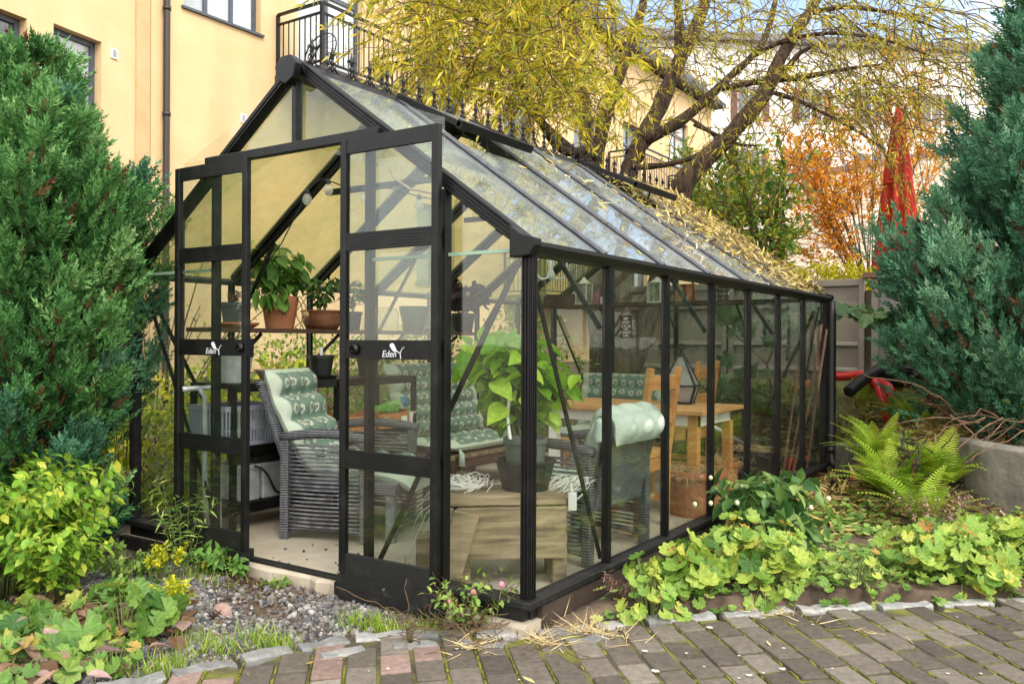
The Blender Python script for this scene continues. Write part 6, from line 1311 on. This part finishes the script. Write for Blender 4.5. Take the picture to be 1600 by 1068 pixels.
for lab, c, n, L in (('big yellow green fern in the middle of the right bank', (3.34, 3.1), 50, .38), ('fern growing behind and left of the biggest fern', (3.16, 3.55), 40, .37), ('fern beside the concrete ring', (3.58, 3.3), 40, .38), ('small fern low at the front of the fern group', (3.56, 2.66), 18, .36), ('small fern at the foot of the right juniper', (3.20, 5.0), 16, .42), ('small yellow fern in the leaf litter near the downpipe', (2.95, 5.35), 12, .34), ('tiny fern right beside the far corner of the greenhouse', (2.62, 5.6), 8, .28)): fern(lab, c, n, L)
# dead dark seed heads in the fern
t = thing('dried_plant', 'dark dried seed head standing up in the fern', 'dry plant', (3.46, 3.05, -.05)); mb = MB(); L = A(3.46, 3.02, .30)+rng.normal(size=(60, 3))*A(.05, .05, .07); mb.scatter(T_LANCE, L, frames(rdir(60)+A(0, 0, .6)), rng.uniform(.06, .11, 60), rng.random(60)); mb.build('dry_leaves', mat('black_dry', (.02, .018, .014), (.06, .05, .04), scale=20, rough=1), t); MB().tube([(3.46, 3.05, -.05), (3.46, 3.02, .28)], .008, 6).build('stem', DRYB, t)
t = thing('dry_bloom', 'pinkish brown dead flower heads in front of the fern', 'dry plant', (3.62, 2.5, -.12)); stemplant(t, (3.62, 2.55, -.12), 40, .26, .22, T_OVATE, .022, 16, L_DRY, TWIG, lo=.55, stem_r=.002)
t = thing('bramble', 'dark green bramble leaves under the right juniper', 'bramble', (3.75, 4.55, .3)); stemplant(t, (3.72, 4.6, .28), 18, .30, .45, T_OVATE, .11, 8, L_DARKG, TWIG, droop=.6)

# ---- lady's mantle clumps, big scalloped leaves
L_MAN = leafmat('mantle_leaf', [(0, (.07, .17, .03)), (.45, (.22, .37, .055)), (.8, (.46, .55, .10)), (.93, (.56, .52, .09)), (1, (.48, .26, .07))], trans=.35, edge=(.34, .17, .06))
L_MAN2 = leafmat('dull_mantle_leaf', [(0, (.05, .135, .03)), (.5, (.14, .28, .05)), (.85, (.32, .42, .08)), (.95, (.48, .40, .07)), (1, (.44, .30, .08))], trans=.35, edge=(.30, .15, .06))
def sh(c): return (CAM[0]+.945*(c[0]-CAM[0]), CAM[1]+.945*(c[1]-CAM[1]))
def mantle(label, c, r, n, size, m=L_MAN, hmax=.20):
    n = int(n*1.35); c = sh(c); z0 = float(gh(c[0], c[1])); t = thing('lady_mantle', label, 'plant', (c[0], c[1], z0), 'scalloped leaf clumps'); a = rng.uniform(0, 2*PI, n); q = r*np.sqrt(rng.random(n)); x, y = c[0]+q*np.cos(a), c[1]+q*np.sin(a); h = hmax*(1-.65*(q/r)**2)*rng.uniform(.2, 1.05, n)+.02
    L = np.stack([x, y, gh(x, y)+h], -1); d = np.stack([np.cos(a)+rng.normal(size=n)*.5, np.sin(a)+rng.normal(size=n)*.5, -.25-.5*(q/r)+rng.normal(size=n)*.25], -1); st = MB()
    for k in range(n): b = A(c[0]+.25*(x[k]-c[0]), c[1]+.25*(y[k]-c[1]), z0); st.tube([b, (b+L[k])/2+A(0, 0, .03), L[k]], .0022, 4, cap=False)
    st.build('stems', GSTEM, t); size *= .8; n_ = n; d2 = nrm(d); MB().scatter(T_ROUND, L-d2*(size*.2), frames(d, up=A(.15, -.35, 1)), size*rng.uniform(.5, 1.15, n), np.clip(rng.normal(.52, .24, n), 0, 1)).build('leaves', m, t, smooth=True); return t
for lab, c, r, n, s in (('small scalloped clump against the base board beside the corner post', (2.80, .62), .13, 30, .08), ('low scalloped clump along the base board under the third pane', (2.84, 1.62), .17, 44, .08), ('lime scalloped clump nearest the front right corner post', (2.86, .92), .17, 46, .115), ('lime scalloped clump beside the base board under the second pane', (2.93, 1.22), .20, 60, .105), ('scalloped clump at the paving edge right of the corner clump', (3.12, 1.14), .19, 55, .095), ('low scalloped clump in front of the hellebore', (3.12, 1.44), .17, 34, .07),
    ('small scalloped clump beside the flat grey edging stones', (3.46, 1.44), .12, 18, .06), ('scalloped clump in the middle of the right bed below the fern', (3.66, 1.80), .20, 44, .085), ('scalloped clump spilling to the paving in the right bed', (3.86, 1.86), .22, 66, .10), ('yellowing scalloped clump under the concrete ring', (3.98, 2.28), .26, 80, .10), ('yellow scalloped clump at the right edge of the picture', (4.28, 2.22), .24, 70, .105), ('scalloped clump between the fern and the concrete ring', (3.80, 2.36), .22, 44, .085)):
    mantle(lab, c, r, n, s)
for lab, c, r, n, s in (('big dull green scalloped leaves beside the gravel', (1.16, -.78), .20, 20, .14), ('dull scalloped clump with brown edged leaves at the lower left', (.98, -1.04), .28, 48, .10), ('scalloped clump by the yellow blooms near the juniper foot', (.84, -.56), .22, 34, .10), ('ragged scalloped clump at the bottom left picture corner', (1.20, -1.26), .26, 36, .095), ('bright scalloped clump between the lime bush and the dead leaves', (.74, -1.06), .24, 44, .10), ('low scalloped leaves in the very bottom left corner below the lime bush', (1.02, -1.36), .22, 40, .10), ('small scalloped clump beside the first kerb stone', (1.40, -.98), .13, 24, .075)):
    mantle(lab, c, r, n, s, L_MAN2, .20 if s > .1 else .09)
N = 900; x = rng.normal(1.05, .25, N); y = rng.normal(-1.15, .25, N); mb = MB(); mb.scatter(T_BIG, np.stack([x, y, gh(x, y)+.02+.03*rng.random(N)], -1), frames(rdir(N)*A(1, 1, .3), up=A(0, 0, 1)), rng.uniform(.04, .11, N), rng.random(N)); tag(mb.build('dead_leaves', L_DRY), 'curled dead brown leaves under the lower left plants', 'dead leaves', kind='stuff')

# ---- bright green bush lower left, weeds, hellebore, clover
L_LIME = leafmat('lime_bush_leaf', [(0, (.10, .24, .025)), (.45, (.22, .42, .04)), (.85, (.44, .58, .07)), (1, (.58, .58, .08))], trans=.4)
t = thing('lime_bush', 'bright lime green leafy bush at the left edge before the juniper', 'bush', (.33, -.84, -.18)); 
stemplant(t, (.30, -.84, -.18), 150, .60, .56, T_OVATE, .062, 30, L_LIME, GSTEM, droop=.15, lo=.3, stem_r=.003)
t = thing('lime_bush', 'lower arching part of lime bush stems above the dull scalloped leaves', 'bush', (.72, -.80, -.17)); stemplant(t, (.66, -.82, -.17), 46, .40, .28, T_OVATE, .055, 20, L_LIME, GSTEM, droop=.15, lo=.3, stem_r=.0025)
L_YB = leafmat('yellow_bloom', [(0, (.35, .42, .02)), (1, (.66, .62, .03))], trans=.3)
for lab, c, n in (('yellow green frothy blooms at the foot of the left juniper', (.72, -.30), 16), ('yellow green frothy blooms beside the big scalloped leaf', (1.30, -.68), 16)):
    z0 = float(gh(*c)); t = thing('spurge', lab, 'plant', (c[0], c[1], z0)); stemplant(t, (c[0], c[1], z0), n, .17, .11, T_OVATE, .024, 22, L_YB, GSTEM, lo=.55, droop=0, stem_r=.002)
L_WEED = leafmat('weed_leaf', [(0, (.10, .22, .04)), (.6, (.26, .42, .08)), (1, (.48, .55, .16))], trans=.35)
for lab, c, n, h, sp, lt, ls, pr2, lm in (('tall seeding weed before the left sliding door', (.62, -.13), 13, .46, .20, T_LANCE, .07, 16, L_WEED), ('leafy green weed below the left sliding door', (.84, -.11), 22, .13, .15, T_OVATE, .055, 8, L_CHILI), ('single upright weed at the edge of the concrete floor', (1.02, -.12), 6, .11, .04, T_OVATE, .055, 6, L_CHILI), ('low weed growing against the concrete edge', (1.28, -.11), 9, .05, .08, T_OVATE, .03, 7, L_WEED), ('weedy green patch between the juniper and the gravel', (.50, -.32), 40, .12, .24, T_OVATE, .04, 8, L_WEED)):
    z0 = float(gh(*c)); t = thing('weed', lab, 'weed', (c[0], c[1], z0)); stemplant(t, (c[0], c[1], z0), n, h, sp, lt, ls, pr2, lm, GSTEM, droop=.3, stem_r=.002)
t = thing('clover', 'straggly clover with pink flower heads by the front right corner', 'plant', (2.36, -.10, -.12)); stemplant(t, (2.36, -.10, -.12), 34, .20, .24, T_OVATE, .032, 9, L_WEED, DRYB, droop=.2, stem_r=.0022, lo=.15); PINK = mat('pink_clover', (.58, .20, .28), rough=.8)
for px2, py2, pz2 in ((2.49, -.06, .06), (2.40, -.12, .03), (2.32, -.16, -.01)): MB().lathe([(0, -.008), (.009, -.005), (.012, .004), (.008, .014), (0, .017)], (px2, py2, pz2), 10, cap0=False).build('flower', PINK, t, smooth=True); MB().tube([(px2-.02, py2-.02, -.11), (px2, py2, pz2)], .0016, 4).build('flower_stalk', GSTEM, t)
mb = MB()
for k in range(60):
    s = A(2.40+.2*rng.normal(), -.16+.08*rng.normal(), -.115); d = nrm(A(rng.normal(), rng.normal(), .3*rng.random())); q = np.linspace(0, 1, 7)[:, None]; mb.tube(s+d*q*rng.uniform(.08, .3)+np.cumsum(rng.normal(size=(7, 3))*.008, 0)+A(0, 0, .02), .0018, 4)
mb.build('dead_stalks', TWIG, t)
t = thing('dried_weed', 'brown dried weed stalks beside the base board', 'weed', (2.74, .5, -.12)); stemplant(t, (2.74, .5, -.12), 36, .14, .13, T_LANCE, .03, 8, L_DRY, DRYB, stem_r=.002)
L_HEL = leafmat('hellebore_leaf', [(0, (.035, .10, .025)), (.55, (.09, .20, .045)), (1, (.26, .36, .10))], trans=.25)
for lab, c, n, h, sp in (('hellebore with pale buds growing against the right glass wall', (2.86, 1.86), 46, .34, .30), ('lower hellebore leaves in front of the pale budded plant', (3.02, 1.62), 30, .20, .26)):
    c = (c[0]+.02, c[1]-.02); z0 = float(gh(*c)); t = thing('hellebore', lab, 'plant', (c[0], c[1], z0)); stemplant(t, (c[0], c[1], z0), n, h, sp, T_BIG, .105, 7, L_HEL, mat('red_brown_stem', (.10, .04, .03), (.16, .08, .05), scale=20), lo=.45, droop=.2, stem_r=.003)
    if h > .3:
        bm_ = mat('cream_bud', (.60, .60, .40), rough=.7)
        for k in range(9): p = A(c[0], c[1], z0)+A(.2*rng.normal(), .2*rng.normal(), .22+.09*rng.random()); MB().lathe([(0, -.012), (.010, -.006), (.013, .004), (.008, .014), (0, .017)], p, 8, cap0=False).build('bud', bm_, t, smooth=True)
# low mixed ground cover and grass
N = 9000; x = rng.uniform(2.68, 4.9, N); y = rng.uniform(.2, 3.2, N); k = (kerb_side(x, y) < .01) & (rng.random(N) < .5+.5*np.sin(x*7+y*3)*np.cos(y*6)) ; x, y = x[k], y[k]; N = len(x); mb = MB(); mb.scatter(T_ROUND, np.stack([x, y, gh(x, y)+.012+.045*rng.random(N)], -1), frames(np.stack([rng.normal(size=N), rng.normal(size=N), rng.normal(size=N)*.3], -1), up=A(0, -.2, 1)), rng.uniform(.018, .048, N), rng.random(N)); tag(mb.build('ground_cover', L_WEED, smooth=True), 'low round leaved weeds covering the soil of the right bed', 'ground cover', kind='stuff')
mb = MB(); xs, ys = [], []
for c, sd, n in (((1.83, -.62), (.08, .04), 300), ((2.03, -.27), (.09, .03), 360), ((2.26, -.17), (.06, .03), 200), ((1.72, -1.0), (.05, .07), 220), ((3.5, 1.45), (.15, .10), 260), ((4.0, 1.55), (.05, .03), 140), ((.75, -.22), (.2, .06), 260), ((1.66, -.76), (.12, .05), 240)): xs.append(rng.normal(c[0], sd[0], n)); ys.append(rng.normal(c[1], sd[1], n))
x, y = np.concatenate(xs), np.concatenate(ys); k = (kerb_side(x, y) < .06) & ~((y > -.05) & (x < 2.6)); x, y = x[k], y[k]; grass(mb, x, y, np.full(len(x), .075)); tag(mb.build('grass_tufts', L_GRASS), 'short green grass tufts along the kerb stones', 'grass', kind='stuff')
mb = MB(); xs, ys = [], []
for c, sd, n in (((2.80, .12), (.08, .03), 160), ((2.66, -.06), (.05, .03), 90), ((2.5, -.25), (.03, .03), 60), ((3.3, .74), (.2, .03), 60)): xs.append(rng.normal(c[0], sd[0], n)); ys.append(rng.normal(c[1], sd[1], n))
x, y = np.concatenate(xs), np.concatenate(ys); N = len(x); d = nrm(np.stack([rng.normal(size=N), rng.normal(size=N), rng.random(N)*.5], -1)); mb.scatter(T_BLADE, np.stack([x, y, np.full(N, PZ+.003)], -1), frames(d), np.stack([rng.uniform(.05, .13, N), np.full(N, .05), np.full(N, .06)], -1), rng.random(N)); tag(mb.build('dry_grass', STRAW), 'dry straw coloured grass lying on the paving edge', 'grass', kind='stuff')
N = 260; x = rng.uniform(1.6, 5, N); y = rng.uniform(-1, 2.4, N); k = (kerb_side(x, y) > 0) & (kerb_side(x, y) < .5*rng.random(N)**2+.06); x, y = x[k], y[k]; N = len(x); mb = MB(); mb.scatter(T_FALL, np.stack([x, y, np.full(N, PZ+.006)], -1), frames(rdir(N)*A(1, 1, .1), up=A(0, 0, 1)), rng.uniform(.02, .06, N), rng.random(N)); tag(mb.build('paving_leaves', L_FALL), 'few dead leaves lying on the paving', 'fallen leaves', kind='stuff')
N = 26; x = rng.uniform(.95, 1.75, N); y = rng.uniform(.0, .45, N); mb = MB(); mb.scatter(T_STONE, np.stack([x, y, np.full(N, FZ+.004)], -1), frames(rdir(N)), rng.uniform(.004, .012, N), rng.random(N)); tag(mb.build('floor_gravel', STONEM), 'few gravel stones trodden onto the concrete floor', 'gravel', kind='stuff')
